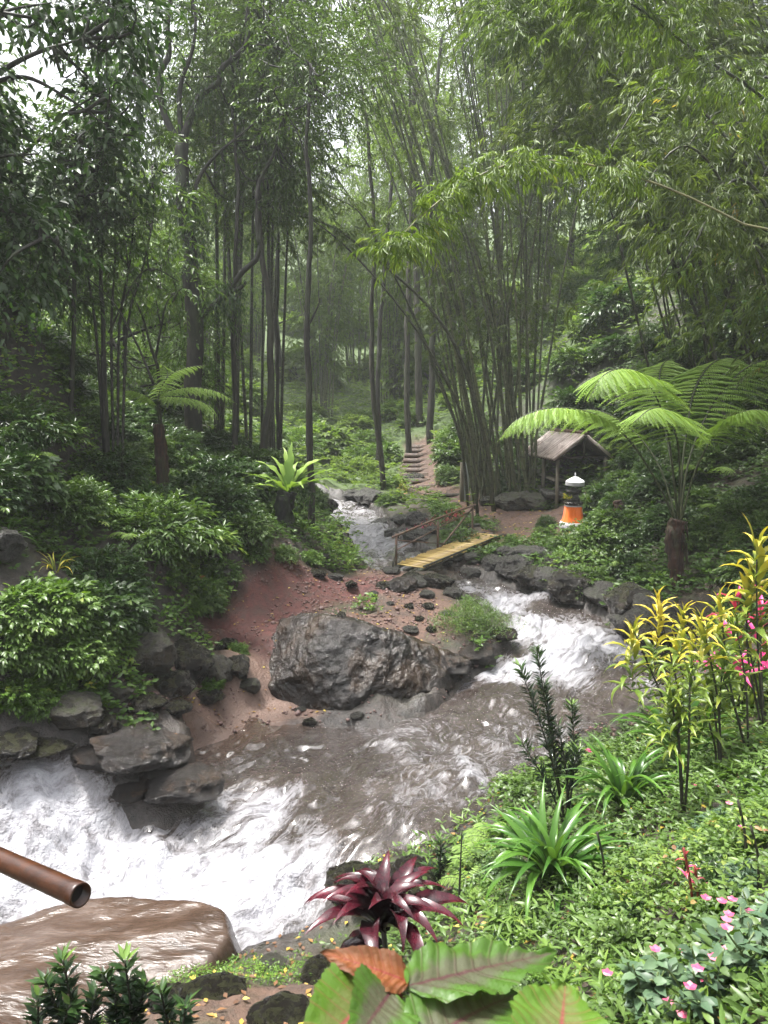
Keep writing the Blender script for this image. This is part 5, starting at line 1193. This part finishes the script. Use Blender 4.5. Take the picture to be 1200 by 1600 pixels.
b = at(110, 640, 14.5)
tree('broadleaf_tree', 'sapling with big drooping leaves against the pale sky gap', b, [([b] + PX([(112,500),(118,380),(122,250),(130,180)], 14.5), .05, .015), (PX([(118,330),(150,260),(165,200)], 14.5), .03, .01)],
     [(U(a, c, Y=14.5), (r, r, r * .8), n, .5) for a, c, r, n in [(125,225,.4,22),(150,180,.4,26),(110,275,.4,28),(180,230,.5,36),(160,290,.6,30),(100,330,.6,22),(205,100,.5,34),(190,140,.5,34)]], leaf='leaf_dark', ll=.22, lw=.09, kind='o', seed=6, sag=.6, ang=60, m_=6)
b = at(160, 640, 15)
tree('sapling', 'cluster of thin bare leaning stems at the left in front of bright leaves', b, [([b] + PX([(160,540),(155,430),(165,330),(150,260)], 15), .05, .02)] + [([b + [i_ * .08, 0, 0]] + PX([(150 + i_ * 12, 520), (135 + i_ * 22, 420), (120 + i_ * 30, 330), (125 + i_ * 28, 260)], 15 + .1 * i_), .03, .012) for i_ in range(5)] + [(PX([(170,520),(210,440),(240,420),(280,440)], 15), .02, .01), (PX([(240,600),(215,540),(175,470),(120,420)], 14.6), .025, .01)],
     [(U(a, c, Y=15.3), (.9, .9, .7), 60, .5) for a, c in [(130,300),(190,330),(230,380),(160,400),(230,280)]], leaf='leaf_mid', ll=.17, lw=.06, seed=7)
b = at(250, 690, 17)
tree('sapling', 'thin crooked branching sapling between the stump and the big tree', b, [([b] + PX([(248,600),(243,560),(225,500),(200,450)], 17), .05, .015), (PX([(243,560),(252,510),(262,470),(285,450)], 17), .03, .01), (PX([(243,570),(215,575),(195,560)], 17), .02, .008), (PX([(252,510),(245,470),(250,420)], 17), .02, .008)],
     [(U(a, c, Y=17.2), (.8, .8, .6), 40, .5) for a, c in [(210,450),(270,450),(250,420)]], leaf='leaf_mid', ll=.15, lw=.05, seed=8)
# yellowish leafy mass at left middle + generic mid-ground trees
def free_tree(name, lab, px, Y, hgt, cr, leaf, seed, ll=.16, lw=.055, nb=16, nt_=110, mat='bark_dark', group=None, low=.35, x=None, kind='r'):
    rr = np.random.default_rng(seed); b = at(px, 700, Y) if x is None else gp(x, Y); tp = b + [rr.normal(0, .4), rr.normal(0, .4), hgt]
    limbs = [([b - UP * .3, b * .6 + tp * .4 + rr.normal(0, .2, 3), tp], .035 * hgt / 3 + .03, .03)]; cr_ = []
    for q in range(nb):
        a = q * 2.4 + rr.uniform(-.4, .4); z = low + (1.02 - low) * ((q + .5) / nb); rad = cr * (1 - .55 * max(0, z - .55) / .5) * rr.uniform(.45, 1)
        c = b * (1 - z) + tp * z + [np.cos(a) * rad, np.sin(a) * rad, 0]; s_ = b * (1 - z * .8) + tp * z * .8
        if q % 2 == 0: limbs.append(([s_, (s_ + c) / 2 + UP * .2, c], .03 + .008 * cr, .012))
        r = cr * rr.uniform(.28, .42); cr_.append((c, (r, r, r * .65), nt_, ll * 3.2))
    return tree(name, lab, b, limbs, cr_, mat, leaf, ll, lw, kind, seed, group=group)
free_tree('bushy_tree', 'bushy yellow green tree at the left edge behind the dark shrubs', 30, 14.5, 3.6, 1.9, 'leaf_mid', 11, .15, .06, 18, 150, low=.1)
free_tree('bushy_tree', 'light green bushy tree glowing behind the thin stems at the left', 190, 22, 4.6, 2.6, 'leaf_light', 12, .17, .06, 18, 120, low=.1)
free_tree('bushy_tree', 'dark bushy tree at the far left edge above the hillside', -100, 17, 5.0, 2.3, 'leaf_mid', 13, .17, .06, 18, 130, low=.2)
free_tree('bushy_tree', 'light bush behind the base of the big forked tree', 250, 27, 5.0, 2.6, 'leaf_light', 14, .17, .06, 16, 110, low=.1)
# far trees: a few bodies, many copies
FT = []
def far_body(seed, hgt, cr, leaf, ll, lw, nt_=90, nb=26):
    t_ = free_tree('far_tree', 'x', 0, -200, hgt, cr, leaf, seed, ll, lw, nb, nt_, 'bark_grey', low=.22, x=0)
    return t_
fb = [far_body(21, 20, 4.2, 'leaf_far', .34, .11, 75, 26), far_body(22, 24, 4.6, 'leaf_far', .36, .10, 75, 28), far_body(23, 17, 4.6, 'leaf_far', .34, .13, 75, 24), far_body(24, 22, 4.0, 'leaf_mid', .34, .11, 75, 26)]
# far bamboo body
cs = []
for k in range(16):
    a = rb.uniform(0, 6.28); r0 = rb.uniform(0, .9); L = rb.uniform(13, 19); ln = rb.uniform(1.5, 5)
    d = np.array([np.cos(a), np.sin(a), 0]); s = d * r0; cs.append([s, s + d * ln * .15 + UP * L * .4, s + d * ln * .5 + UP * L * .8, s + d * ln * 1.1 + UP * L])
fbb = clump('far_bamboo', 'x', (0, 0, 0), cs, 'culm', 'leaf_far', .07, 60, .25, .32, group=None, seed=88, br=(.6, 2.0), m_=7, lw=.05)
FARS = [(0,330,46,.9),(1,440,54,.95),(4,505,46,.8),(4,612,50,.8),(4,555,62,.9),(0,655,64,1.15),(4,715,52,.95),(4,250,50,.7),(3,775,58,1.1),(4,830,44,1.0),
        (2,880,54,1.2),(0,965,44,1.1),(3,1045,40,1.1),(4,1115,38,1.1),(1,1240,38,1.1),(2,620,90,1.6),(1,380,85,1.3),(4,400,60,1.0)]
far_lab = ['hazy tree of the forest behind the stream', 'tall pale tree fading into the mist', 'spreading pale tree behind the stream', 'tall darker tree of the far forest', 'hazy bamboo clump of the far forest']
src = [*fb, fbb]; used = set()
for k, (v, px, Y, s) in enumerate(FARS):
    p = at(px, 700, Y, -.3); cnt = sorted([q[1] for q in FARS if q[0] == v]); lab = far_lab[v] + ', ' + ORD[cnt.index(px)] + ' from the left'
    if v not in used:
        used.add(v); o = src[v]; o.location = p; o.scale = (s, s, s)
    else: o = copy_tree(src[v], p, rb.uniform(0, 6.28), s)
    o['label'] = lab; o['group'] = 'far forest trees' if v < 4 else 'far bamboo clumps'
# ------------------------------------------------------------------ shrubs
EXC = [(U(525,880,Y=16.8)[0], 16.8, 1.3), (U(490,835,Y=18.5)[0], 18.6, .8), (c0[0], c0[1] - .3, 1.9), (5.9, 24.6, 1.5), (6.3, 27, 1.8), (sp[0], sp[1] - .8, .8), (bp[0] + .1, bp[1] - .9, 1.0), (U(250, 780, Y=15.2)[0], 15.2, .6), (hb_[0], hb_[1] - .8, .8)]
def clear(x, y, r=0):
    if any(math.hypot(x - a, y - b) < c for a, b, c in EXC): return False
    xx, yy = np.array([x]), np.array([y])
    d = min(seg(PATH, .9, xx, yy)[0], seg(PATH2, .8, xx, yy)[0], seg(RED, .9, xx, yy)[0], seg(RED2, .6, xx, yy)[0], seg(MUD, .7, xx, yy)[0], seg(DIRT, .9, xx, yy)[0], -polydist(xx, yy, WP)[0])
    return d > r
k = 0; done = []
LM = [('the left picture edge',20,720),('the reddish fern stump',250,730),('the big forked tree',300,700),('the bright bushes over the stones',110,920),('the bird nest fern',440,760),('the thin bare stems',160,600),('the red soil',400,870),('the tree fern trunk',1060,870),
 ('the orange shrine',900,820),('the shelter',890,700),('the short brown stump',965,800),('the right picture edge',1190,800),('the rapids',930,920),('the far steps',650,720),('the pale boards',735,740),('the far end of the stream',520,770),('the upright bamboo grove',390,690),('the tree fern fronds',1100,600)]
def lab_at(lab, x, y):
    q = project(np.array([x, y, float(ground(x, y)) + .4])); n = min(LM, key=lambda l: math.hypot(l[1] - q[0], l[2] - q[1]))[0]
    return lab + ' near ' + n
def fill(n, bx, rad, labs, mats, group, seed, gap=.62, sz=(.8, 1.1), mg=.3):
    rr = np.random.default_rng(seed); c = 0
    for _ in range(n * 14):
        x, y = rr.uniform(bx[0], bx[1]), rr.uniform(bx[2], bx[3]); r = rr.uniform(*rad)
        if not clear(x, y, r * mg): continue
        if any((x - a) ** 2 + (y - b) ** 2 < (gap * (r + q)) ** 2 for a, b, q in done): continue
        done.append((x, y, r)); v = int(rr.integers(6)); shrub(x, y, r, lab_at(['small leaved ', 'long leaved ', 'fine leaved ', 'broad leaved ', 'narrow leaved ', 'big leaved '][v] + labs[0], x, y), mats[int(rr.integers(len(mats)))], v, rr.uniform(*sz), -.1 * r, group, 'bush' if 'valley' in group or 'slope' in group else 'shrub'); c += 1
        if c >= n: break
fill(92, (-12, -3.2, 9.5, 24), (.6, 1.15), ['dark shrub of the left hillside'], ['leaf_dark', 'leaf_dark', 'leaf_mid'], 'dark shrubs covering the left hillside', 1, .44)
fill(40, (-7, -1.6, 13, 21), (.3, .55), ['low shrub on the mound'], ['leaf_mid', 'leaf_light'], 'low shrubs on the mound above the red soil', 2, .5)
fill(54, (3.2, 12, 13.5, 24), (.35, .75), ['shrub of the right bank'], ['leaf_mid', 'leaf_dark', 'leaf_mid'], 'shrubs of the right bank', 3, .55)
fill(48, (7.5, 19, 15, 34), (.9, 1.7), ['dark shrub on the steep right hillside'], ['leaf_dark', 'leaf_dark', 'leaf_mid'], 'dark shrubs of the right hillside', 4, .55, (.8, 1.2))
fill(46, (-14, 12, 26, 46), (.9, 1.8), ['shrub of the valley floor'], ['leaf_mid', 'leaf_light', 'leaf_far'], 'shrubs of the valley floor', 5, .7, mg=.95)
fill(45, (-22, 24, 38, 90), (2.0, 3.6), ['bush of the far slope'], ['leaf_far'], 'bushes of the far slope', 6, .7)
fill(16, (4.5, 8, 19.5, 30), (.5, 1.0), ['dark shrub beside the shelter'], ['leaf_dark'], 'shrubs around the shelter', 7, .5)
for px, py, Y, r, lab, mt, v in [(345,893,14.0,.42,'leafy shrub overhanging the left top of the red soil','leaf_mid',1),(400,885,14.5,.38,'leafy shrub overhanging the middle top of the red soil','leaf_light',2),(445,888,15.0,.34,'small shrub trailing over the red soil near the bird nest fern','leaf_mid',4),(485,893,15.7,.3,'small bright shrub at the right top of the red soil','leaf_light',1),(318,935,13.1,.36,'shrub at the left end of the red soil','leaf_mid',5),(300,968,12.5,.28,'low plant between the red soil and the stone wall','leaf_light',4),(95,990,9.3,.55,'bright green leafy bush above the black stones at the left','leaf_light',3),(150,985,9.6,.5,'bright bush with pale leaf tips right of the leftmost bush','leaf_light',0),(40,1000,9.0,.5,'leftmost bright leafy bush at the left picture edge','leaf_light',3),
     (30,1090,8.5,.4,'low bright leaves at the left edge over dark rocks','leaf_light',1),(100,1080,8.9,.35,'small bright bush hanging over the dark stones','leaf_light',2),(210,1050,9.8,.3,'small leafy tuft in front of the stone wall','leaf_mid',1),(205,1000,10.4,.35,'leafy tuft on top of the black stone wall','leaf_mid',5),
     (370,1000,11.9,.22,'tiny bright plant at the right end of the stone wall','leaf_light',2),(270,985,12,.25,'little plant on the stone wall near the red path','leaf_mid',1),(300,1020,11.2,.3,'mossy little plant in the middle of the stone wall','leaf_mid',4),
     (240,1040,10.3,.28,'bright little bush growing over the black stone wall, left of its middle','leaf_light',0),(330,1030,11.0,.24,'bright little bush at the right part of the black stone wall','leaf_light',1),(180,1050,9.6,.32,'bright bush hanging over the left part of the stone wall','leaf_light',3),(150,1110,9.0,.25,'mossy bright plant between the black boulders above the foam','leaf_light',2),(60,1130,8.5,.26,'low bright plant at the left just above the waterfall','leaf_light',4),(120,1050,9.1,.5,'bright bush between the leftmost bushes and the stone wall','leaf_light',0),(75,1065,8.9,.45,'full bright bush above the brown ledge at the left','leaf_light',5),(110,1105,8.8,.3,'small leafy plant over the waterfall edge','leaf_mid',2),(20,1060,8.7,.5,'leafy bush at the left edge over the dark rocks','leaf_light',0),(280,1075,10.4,.2,'tuft of leaves low on the stone wall','leaf_mid',1),(608,765,31.5,.6,'yellow green shrub on the left of the red path','leaf_light',1),(618,795,27.5,.5,'dark shrub with red leaves at the stream edge by the path','leaf_mid',2),(605,800,27,.5,'low shrub at the water beside the path','leaf_mid',4),(715,795,24.5,.4,'bright green little bush on the flower bed','leaf_light',0),
     (705,765,31.5,.9,'pale leafy mound right of the far steps','leaf_mid',2),(718,745,33,1.3,'tall leafy mound behind the pale boards','leaf_mid',1),(705,735,36.5,1.1,'leafy slope beside the far steps','leaf_light',4),(800,865,19.2,.35,'light green bush on the bank below the red clearing','leaf_light',2),(775,880,18.8,.25,'small pale bush above the upper rocks by the bridge','leaf_light',1),
     (850,850,20.3,.4,'bush at the edge of the red clearing below the shrine','leaf_mid',2),(930,850,19.3,.5,'bright leafy bush right below the orange shrine','leaf_light',1),(855,800,23,.45,'dark bush left of the shrine','leaf_dark',2),(925,790,22.3,.55,'tall dark bush right of the shrine','leaf_mid',5)]:
    if r: p = U(px, py, Y=Y); shrub(p[0], p[1], r, lab, mt, v, 1.0, -.1 * r)
# grass tuft on the spit
rr = np.random.default_rng(12); g = G(); b = at(738, 985, 13.5)
S = np.stack([rr.normal(0, .33, 1500), rr.normal(0, .3, 1500), np.zeros(1500)], -1); S[:, 2] = rr.uniform(0, .55, 1500) * np.exp(-(S[:, 0] ** 2 + S[:, 1] ** 2) * 3); twigs(S, rr.normal(0, .5, S.shape) + [0, 0, 1.0], .16, 5, .05, .014, rr, g, 'r', 40, tint=np.clip(rr.normal(.5, .2, 1500), 0, 1))
t_ = thing('grassy_bush', 'fine leaved green bush on the tip of the spit beside the rapids', 'bush', b); part('foliage', g.mesh('foliage'), M['leaf_mid'], t_)
# coloured bedding plants near the bridge
for q, (px, py, Y, sc, mt, lab) in enumerate([(690,828,22.3,.16,'red_leaf','pink and white leaved bedding plants above the bridge handrail'),(668,835,22,.15,'red_leaf','red leaved plant in the middle of the flower bed'),(715,820,22.7,.15,'red_leaf','pale pink leaved plant on the right of the flower bed'),(637,760,30,.24,'croton','yellow leaved croton beside the black rock on the path'),(628,785,27.5,.18,'red_leaf','red and yellow leaved plant above the stream edge'),(648,845,21.6,.14,'magenta','crimson leaved plant on the left of the flower bed'),(700,860,20.5,.16,'leaf_light','small fern like green plant under the bridge handrail')]):
    b = at(px, py, Y); hh = [(b + [rng.normal(0, .16), rng.normal(0, .12), rng.uniform(.12, .4)], 'm', rng.uniform(.7, 1.1)) for _ in range(7)]
    if mt == 'leaf_light': hh = hh[:3]
    mset = {'m': LCY if mt != 'leaf_light' else LCG}
    croton(b, hh, lab, sc, mt, mset, name='bedding_plant', nl=9)
rh = np.random.default_rng(90); NL = [('the big strap leaved clump',862,1380),('the upper strap leaved clump',975,1240),('the yellow crotons',1080,1230),('the pink flowers',1100,1500),('the dark slender shrub',885,1290),('the right picture edge',1195,1330),('the close coleus leaves',800,1500),('the red stemmed plants',1078,1390)]
for q in range(34):
    px, py = rh.uniform(760, 1195), rh.uniform(1190, 1570)
    if py < 1330 and px < 900: continue
    P = hit(px, py)
    if not clear(P[0], P[1], .3): continue
    v = int(rh.integers(6)); n_ = min(NL, key=lambda l: math.hypot(l[1] - px, l[2] - py))[0]
    shrub(P[0], P[1], rh.uniform(.10, .22), ['small', 'long', 'fine', 'broad', 'narrow', 'big'][v] + ' leaved low herb on the near slope by ' + n_, ['leaf_mid', 'leaf_light', 'grey_leaf', 'leaf_dark', 'leaf_light'][q % 5], v, rh.uniform(.7, 1.3), -.02, 'low herbs of the near slope', 'herb')
# small ground ferns near
def small_fern(px, py, Y, L, label, seed, n=7, lift=.1):
    b = at(px, py, Y) ; t_ = thing('fern', label, 'fern', b); rr = np.random.default_rng(seed)
    for k in range(n):
        a = k * 2.4 + rr.uniform(-.3, .3); d = np.array([np.cos(a), np.sin(a), 0])
        frond(t_, [b, b + d * L * .3 + UP * L * .38, b + d * L * .7 + UP * L * .45, b + d * L * 1.05 + UP * L * .25], 13, L * .34, .18, .006, .1, mats=('stem_green', 'fern_leaf'))
small_fern(775, 1300, 6.7, .34, 'light green fern at the pool edge above the strap leaved clump', 1)
small_fern(745, 1350, 6.4, .3, 'light green fern left of the big strap leaved clump', 2)
small_fern(735, 1410, 6.0, .28, 'low pale fern between the maroon plant and the strap leaves', 3, 6)
small_fern(985, 885, 16.2, .5, 'bright fern on the dark right bank left of the tree fern trunk', 4, 6)
small_fern(1130, 800, 17, .5, 'fern among the bushes right of the tree fern trunk', 5, 6)
small_fern(215, 935, 11.8, .42, 'young fern on the dark bank left of the red soil', 6, 5)
small_fern(200, 880, 13.2, .42, 'small fern under the left hillside shrubs', 7, 5)
small_fern(355, 745, 18.5, .6, 'pale fern on top of the mound below the grove', 8, 6)
small_fern(400, 740, 18.5, .6, 'pale fern left of the bird nest fern', 9, 6)
small_fern(30, 700, 12, .6, 'dark fern hanging at the left edge of the hillside', 10, 6)
small_fern(1120, 560, 19, .9, 'fern on the dark hillside above the tree fern', 11, 6)

# impatiens-like plants, bottom right
def flowering(px, py, Y, r, label, seed, nf=6, mat='grey_leaf', ll=.085, n=120, hgt=.3, fcol='pink'):
    b = at(px, py, Y) if Y else hit(px, py); rr = np.random.default_rng(seed); t_ = thing('flowering_plant', label, 'plant', b)
    st = G(); g = G(); tips = []
    for k in range(9):
        a = rr.uniform(0, 6.28); d = rr.uniform(.1, 1) * r; tp = np.array([np.cos(a) * d, np.sin(a) * d, hgt * rr.uniform(.6, 1.1)]); tips.append(tp)
        p = spline([(np.cos(a) * .03, np.sin(a) * .03, -.03), tp * [.5, .5, .6], tp], 10); tube(p, np.linspace(.007, .004, 10), 5, g=st)
        m_ = n // 9; f = rr.uniform(.35, 1, m_); i = (f * 8.99).astype(int); P = p[i]; an = np.arange(m_) * 2.4
        leaves(P, np.stack([np.cos(an), np.sin(an), rr.uniform(-.1, .6, m_)], -1), ll * rr.uniform(.6, 1.1, m_), ll * .5, rr, 'o', upj=.3, g=g)
    part('stems', st.mesh('stems'), M['stem_green'], t_); part('foliage', g.mesh('foliage'), M[mat], t_)
    for k in range(nf):
        tp = tips[k % 9] + rr.normal(0, .03, 3) + UP * .03; g = G()
        for q in range(5):
            a = q * 1.256; leaves([tp], [[np.cos(a), np.sin(a), .35]], .026, .026, rr, 'o', fold=-.1, upj=.1, g=g, tint=rr.uniform(.3, 1))
        part('flower', g.mesh('flower'), M[fcol], t_)
    return t_
for q, a in enumerate([(1050,1560,3.05,.28,'grey green leafy plant with pink flowers at the bottom, left one',1,5),(1150,1540,3.15,.3,'grey green leafy plant with clustered pink flowers in the bottom right corner',2,8),(1100,1640,2.75,.28,'grey green leaves at the very bottom right of the picture',3,3),(1190,1620,2.8,.26,'leafy plant in the bottom right corner with one orange pink flower',4,2),(1010,1620,2.95,.22,'low leafy plant below the pink flowers at the bottom',5,2),(1190,1460,3.5,.2,'leafy plant with a pink flower at the right edge',6,3)]): flowering(*a)
flowering(1185, 1330, None, .2, 'pink flowering plant at the right edge of the slope', 8, 5, 'leaf_mid', .07, 70, .2)
flowering(920, 1200, None, .1, 'small plant with one violet pink flower before the pool', 9, 3, 'leaf_light', .06, 40, .22, 'magenta')
flowering(1100, 1250, None, .15, 'low plant with small pink flowers beneath the crotons', 10, 3, 'leaf_mid', .07, 60, .15)
b = hit(1085, 1440)
for q, (px, py) in enumerate([(1068,1325),(1080,1360)]):
    tp = U(px, py, Y=b[1]) - b; t_ = thing('red_stemmed_plant', ['red stemmed plant with pink leaves, taller of the pair on the slope', 'red stemmed plant with pink leaves, shorter of the pair on the slope'][q], 'plant', b + [q * .04, q * .05, 0])
    part('stem', tube(spline([(0, 0, -.03), tp * .5 + [.01, 0, 0], tp], 8), [.008] * 8, 6).mesh('stem', True), M['stem_red'], t_)
    for k in range(6): part('leaf', LR[k % 5], M['pink' if k % 2 else 'red_leaf'], t_, tp * (.5 + .08 * k), (0, rng.uniform(-.3, .3), k * 2.2), .09)
for q, (px, py, ty) in enumerate([(1120,1210,1130),(945,1400,1300),(1165,1360,1250),(1185,1390,1290)]):
    b = hit(px, py); tp = U(px - 12, ty, Y=b[1]) - b
    t_ = thing('seedling', ['thin dark seedling beneath the crotons','thin stem between the two strap leaved clumps','brown dry stem at the right of the slope','red brown dry stem at the right edge'][q], 'plant', b)
    part('stem', tube(spline([(0, 0, -.03), tp * .5 + [.02, 0, 0], tp], 8), [.008] * 8, 6).mesh('stem', True), M['stem_dark'], t_)
    for k in range(6): part('leaf', LCG[k % 5], M['croton'], t_, tp * (.6 + .08 * k), (0, rng.uniform(-.3, .3), k * 2.2), .08)

# ------------------------------------------------------------------ ground cover
def cover(name, label, n, bx, mat, L, kind, seed, wfun=None, lift=(.0, .12), per=4, ratio=.45, mg=.1, tintm=.45, spread=.6, maxd=1.0):
    rr = np.random.default_rng(seed); m_ = n // per
    x, y = rr.uniform(bx[0], bx[1], m_ * 3), rr.uniform(bx[2], bx[3], m_ * 3)
    d = np.minimum.reduce([seg(PATH, .75, x, y), seg(PATH2, .5, x, y), seg(RED, .75, x, y), seg(RED2, .35, x, y), seg(MUD, .7, x, y), seg(DIRT, .75, x, y), seg(NEARDIRT, .25, x, y), -polydist(x, y, WP)])
    nz = fbm(xy0(x * 1.1, y * 1.1), 4, seed + 3)
    w = sstep(-.05, .35, d - mg + .3 * nz) * sstep(-.75, .15, nz + spread - .5)
    w = w * (np.hypot(x - c0[0], y - c0[1] + .3) > 1.9)
    if wfun is not None: w = w * wfun(x, y)
    k = rr.random(len(x)) < w; x, y, nz = x[k][:m_], y[k][:m_], nz[k][:m_]
    e = .15; gxn = (ground(x + e, y) - ground(x - e, y)) / (2 * e); gyn = (ground(x, y + e) - ground(x, y - e)) / (2 * e)
    Nn = norm(np.stack([-gxn, -gyn, np.ones_like(x)], -1))
    h = rr.uniform(lift[0], lift[1], len(x)) * (1 + .8 * nz); P = np.stack([x, y, ground(x, y)], -1) + Nn * np.maximum(h, 0.01)[:, None]
    g = G(); a0 = rr.uniform(0, 6.28, len(x)); tb = np.clip(tintm + .28 * nz + rr.normal(0, .12, len(x)), 0, 1)
    for q in range(per):
        a = a0 + q * 6.28 / per + rr.normal(0, .3, len(x)); D = np.stack([np.cos(a), np.sin(a), rr.uniform(-.1, .7, len(x))], -1) + (Nn - UP) * .5
        leaves(P + rr.normal(0, .012, P.shape), D, L * rr.uniform(.6, 1.2, len(x)), L * ratio * rr.uniform(.7, 1.2, len(x)), rr, kind, upj=.35, g=g, N0=Nn, tint=None)
    T = np.concatenate(g.T); nv = 4 if kind == 'r' else 8
    tt = np.tile(np.repeat(tb, nv), per); g.T = [np.clip(tt + rr.normal(0, .02, 1), 0, 1) * 1.0 + (T - .5) * .25]
    return tag(link(name, g.mesh(name), M[mat]), label, None, kind='stuff')
cover('ground_cover', 'bright green low leaves carpeting the near right slope', 56000, (-1, 5.5, 2.2, 9.5), 'cover_leaf', .055, 'o', 1, lambda x, y: sstep(-.4, .6, x + (y - 5) * .35), (.0, .14), 4, .42, spread=.55)
cover('ground_cover', 'longer thin leaved ground cover between the near plants', 14000, (-1, 5.5, 2.2, 9.5), 'leaf_light', .10, 'o', 2, lambda x, y: sstep(0, 1, x + (y - 5) * .35), (.02, .13), 5, .24, tintm=.5)
cover('ground_cover', 'low leaves covering the left bank and the mound', 70000, (-9.5, 0, 8, 21), 'cover_leaf', .10, 'r', 3, None, (.0, .22), 4, .5, tintm=.4, spread=.8)
cover('ground_cover', 'low leaves covering the right bank', 70000, (1.5, 12, 11.5, 30), 'cover_leaf', .12, 'r', 4, None, (.0, .22), 4, .5, tintm=.33)
cover('ground_cover', 'undergrowth of the far valley floor', 50000, (-22, 22, 24, 60), 'leaf_far', .26, 'r', 5, None, (.0, .6), 4, .4)
cover('ground_cover', 'broad dark green low leaves patched over the near slope', 9000, (-1, 5.5, 2.2, 9.5), 'leaf_mid', .075, 'o', 12, lambda x, y: sstep(0, 1, x + (y - 5) * .35) * sstep(-.2, .3, fbm(xy0(x * .9, y * .9), 3, 90)), (.03, .16), 4, .62, tintm=.5)
cover('moss', 'short bright moss and seedlings at the near waterside', 9000, (-2.6, 1.2, 4.4, 7.2), 'leaf_light', .03, 'r', 6, lambda x, y: sstep(.1, .6, fbm(xy0(x * 1.5, y * 1.5), 2, 66) + .35), (.0, .05), 4, .5)
# litter and gravel
def litter(name, label, n, bx, mat, L, seed, segs, wd_=.9, ratio=.5):
    rr = np.random.default_rng(seed); x, y = rr.uniform(bx[0], bx[1], n * 4), rr.uniform(bx[2], bx[3], n * 4)
    d = np.minimum.reduce([seg(s, wd_, x, y) for s in segs]) if segs else np.zeros(len(x)) - 1
    k = (d < 0) & (polydist(x, y, WP) < -.05); x, y = x[k][:n], y[k][:n]; P = np.stack([x, y, ground(x, y) + .012], -1); a = rr.uniform(0, 6.28, len(x))
    g = leaves(P, np.stack([np.cos(a), np.sin(a), a * 0 + .05], -1), L * rr.uniform(.5, 1.3, len(x)), L * ratio, rr, 'r', upj=.15, fold=.1)
    return tag(link(name, g.mesh(name), M[mat]), label, None, kind='stuff')
litter('fallen_leaves', 'yellow and brown fallen leaves on the red soil and mud', 420, (-5, 3, 9, 18), 'litter', .07, 1, [RED, RED2, MUD, DIRT])
litter('fallen_leaves', 'brown and yellow leaf litter under the near plants', 2600, (-3, 5, 2.5, 9), 'litter', .07, 2, [])
litter('fallen_leaves', 'leaf litter along the path by the shelter', 900, (0, 9, 18, 34), 'litter', .12, 3, [PATH, PATH2], 1.3)
rr = np.random.default_rng(15); D, F = ico(1); g = G(); n = 4200
x, y = rr.uniform(-5.5, 4, n * 6), rr.uniform(9, 19, n * 6); d = np.minimum.reduce([seg(RED, .8, x, y), seg(RED2, .5, x, y), seg(DIRT, .9, x, y), seg(MUD, .7, x, y) + .2, np.abs(polydist(x, y, WP) + .3) - .35])
k = (d + .9 * vnoise(xy0(x * 1.6, y * 1.6), 4) < -.12) & (polydist(x, y, WP) < .05); x, y = x[k][:n], y[k][:n]; s = .007 + .03 * rr.random(len(x)) ** 2.5 + .03 * (rr.random(len(x)) < .03)
Vg = (D[None] * rr.uniform(.6, 1.2, (len(x), len(D), 1)) * s[:, None, None] * [1, 1, .7]) + np.stack([x, y, ground(x, y) + s * .3], -1)[:, None]
g.add(Vg.reshape(-1, 3), (F[None] + (np.arange(len(x)) * len(D))[:, None, None]).reshape(-1, 3))
M['gravel'] = rockmat('gravel_stone', (.06, .03, .026), (.17, .10, .085), (.4, .7), None, 2, .3)
tag(link('gravel', g.mesh('gravel'), M['gravel']), 'small crumbly gravel on the red soil and the spit', None, kind='stuff')

# ------------------------------------------------------------------ misty air
g = G(); zb, zt = -2.5, 46.0; box(g, (0, 50, (zb + zt) / 2), (188, 210, zt - zb))
hz = link('haze', g.mesh('haze')); m, t, _, _ = nodes('haze_air')
pv = t.nodes.new('ShaderNodeVolumePrincipled'); pv.inputs['Color'].default_value = (.92, .95, .95, 1); pv.inputs['Density'].default_value = HAZE; pv.inputs['Anisotropy'].default_value = .2
o_ = t.nodes.new('ShaderNodeOutputMaterial'); t.links.new(pv.outputs[0], o_.inputs['Volume']); hz.data.materials.append(m)
tag(hz, 'thin pale mist filling the valley', None, kind='stuff')
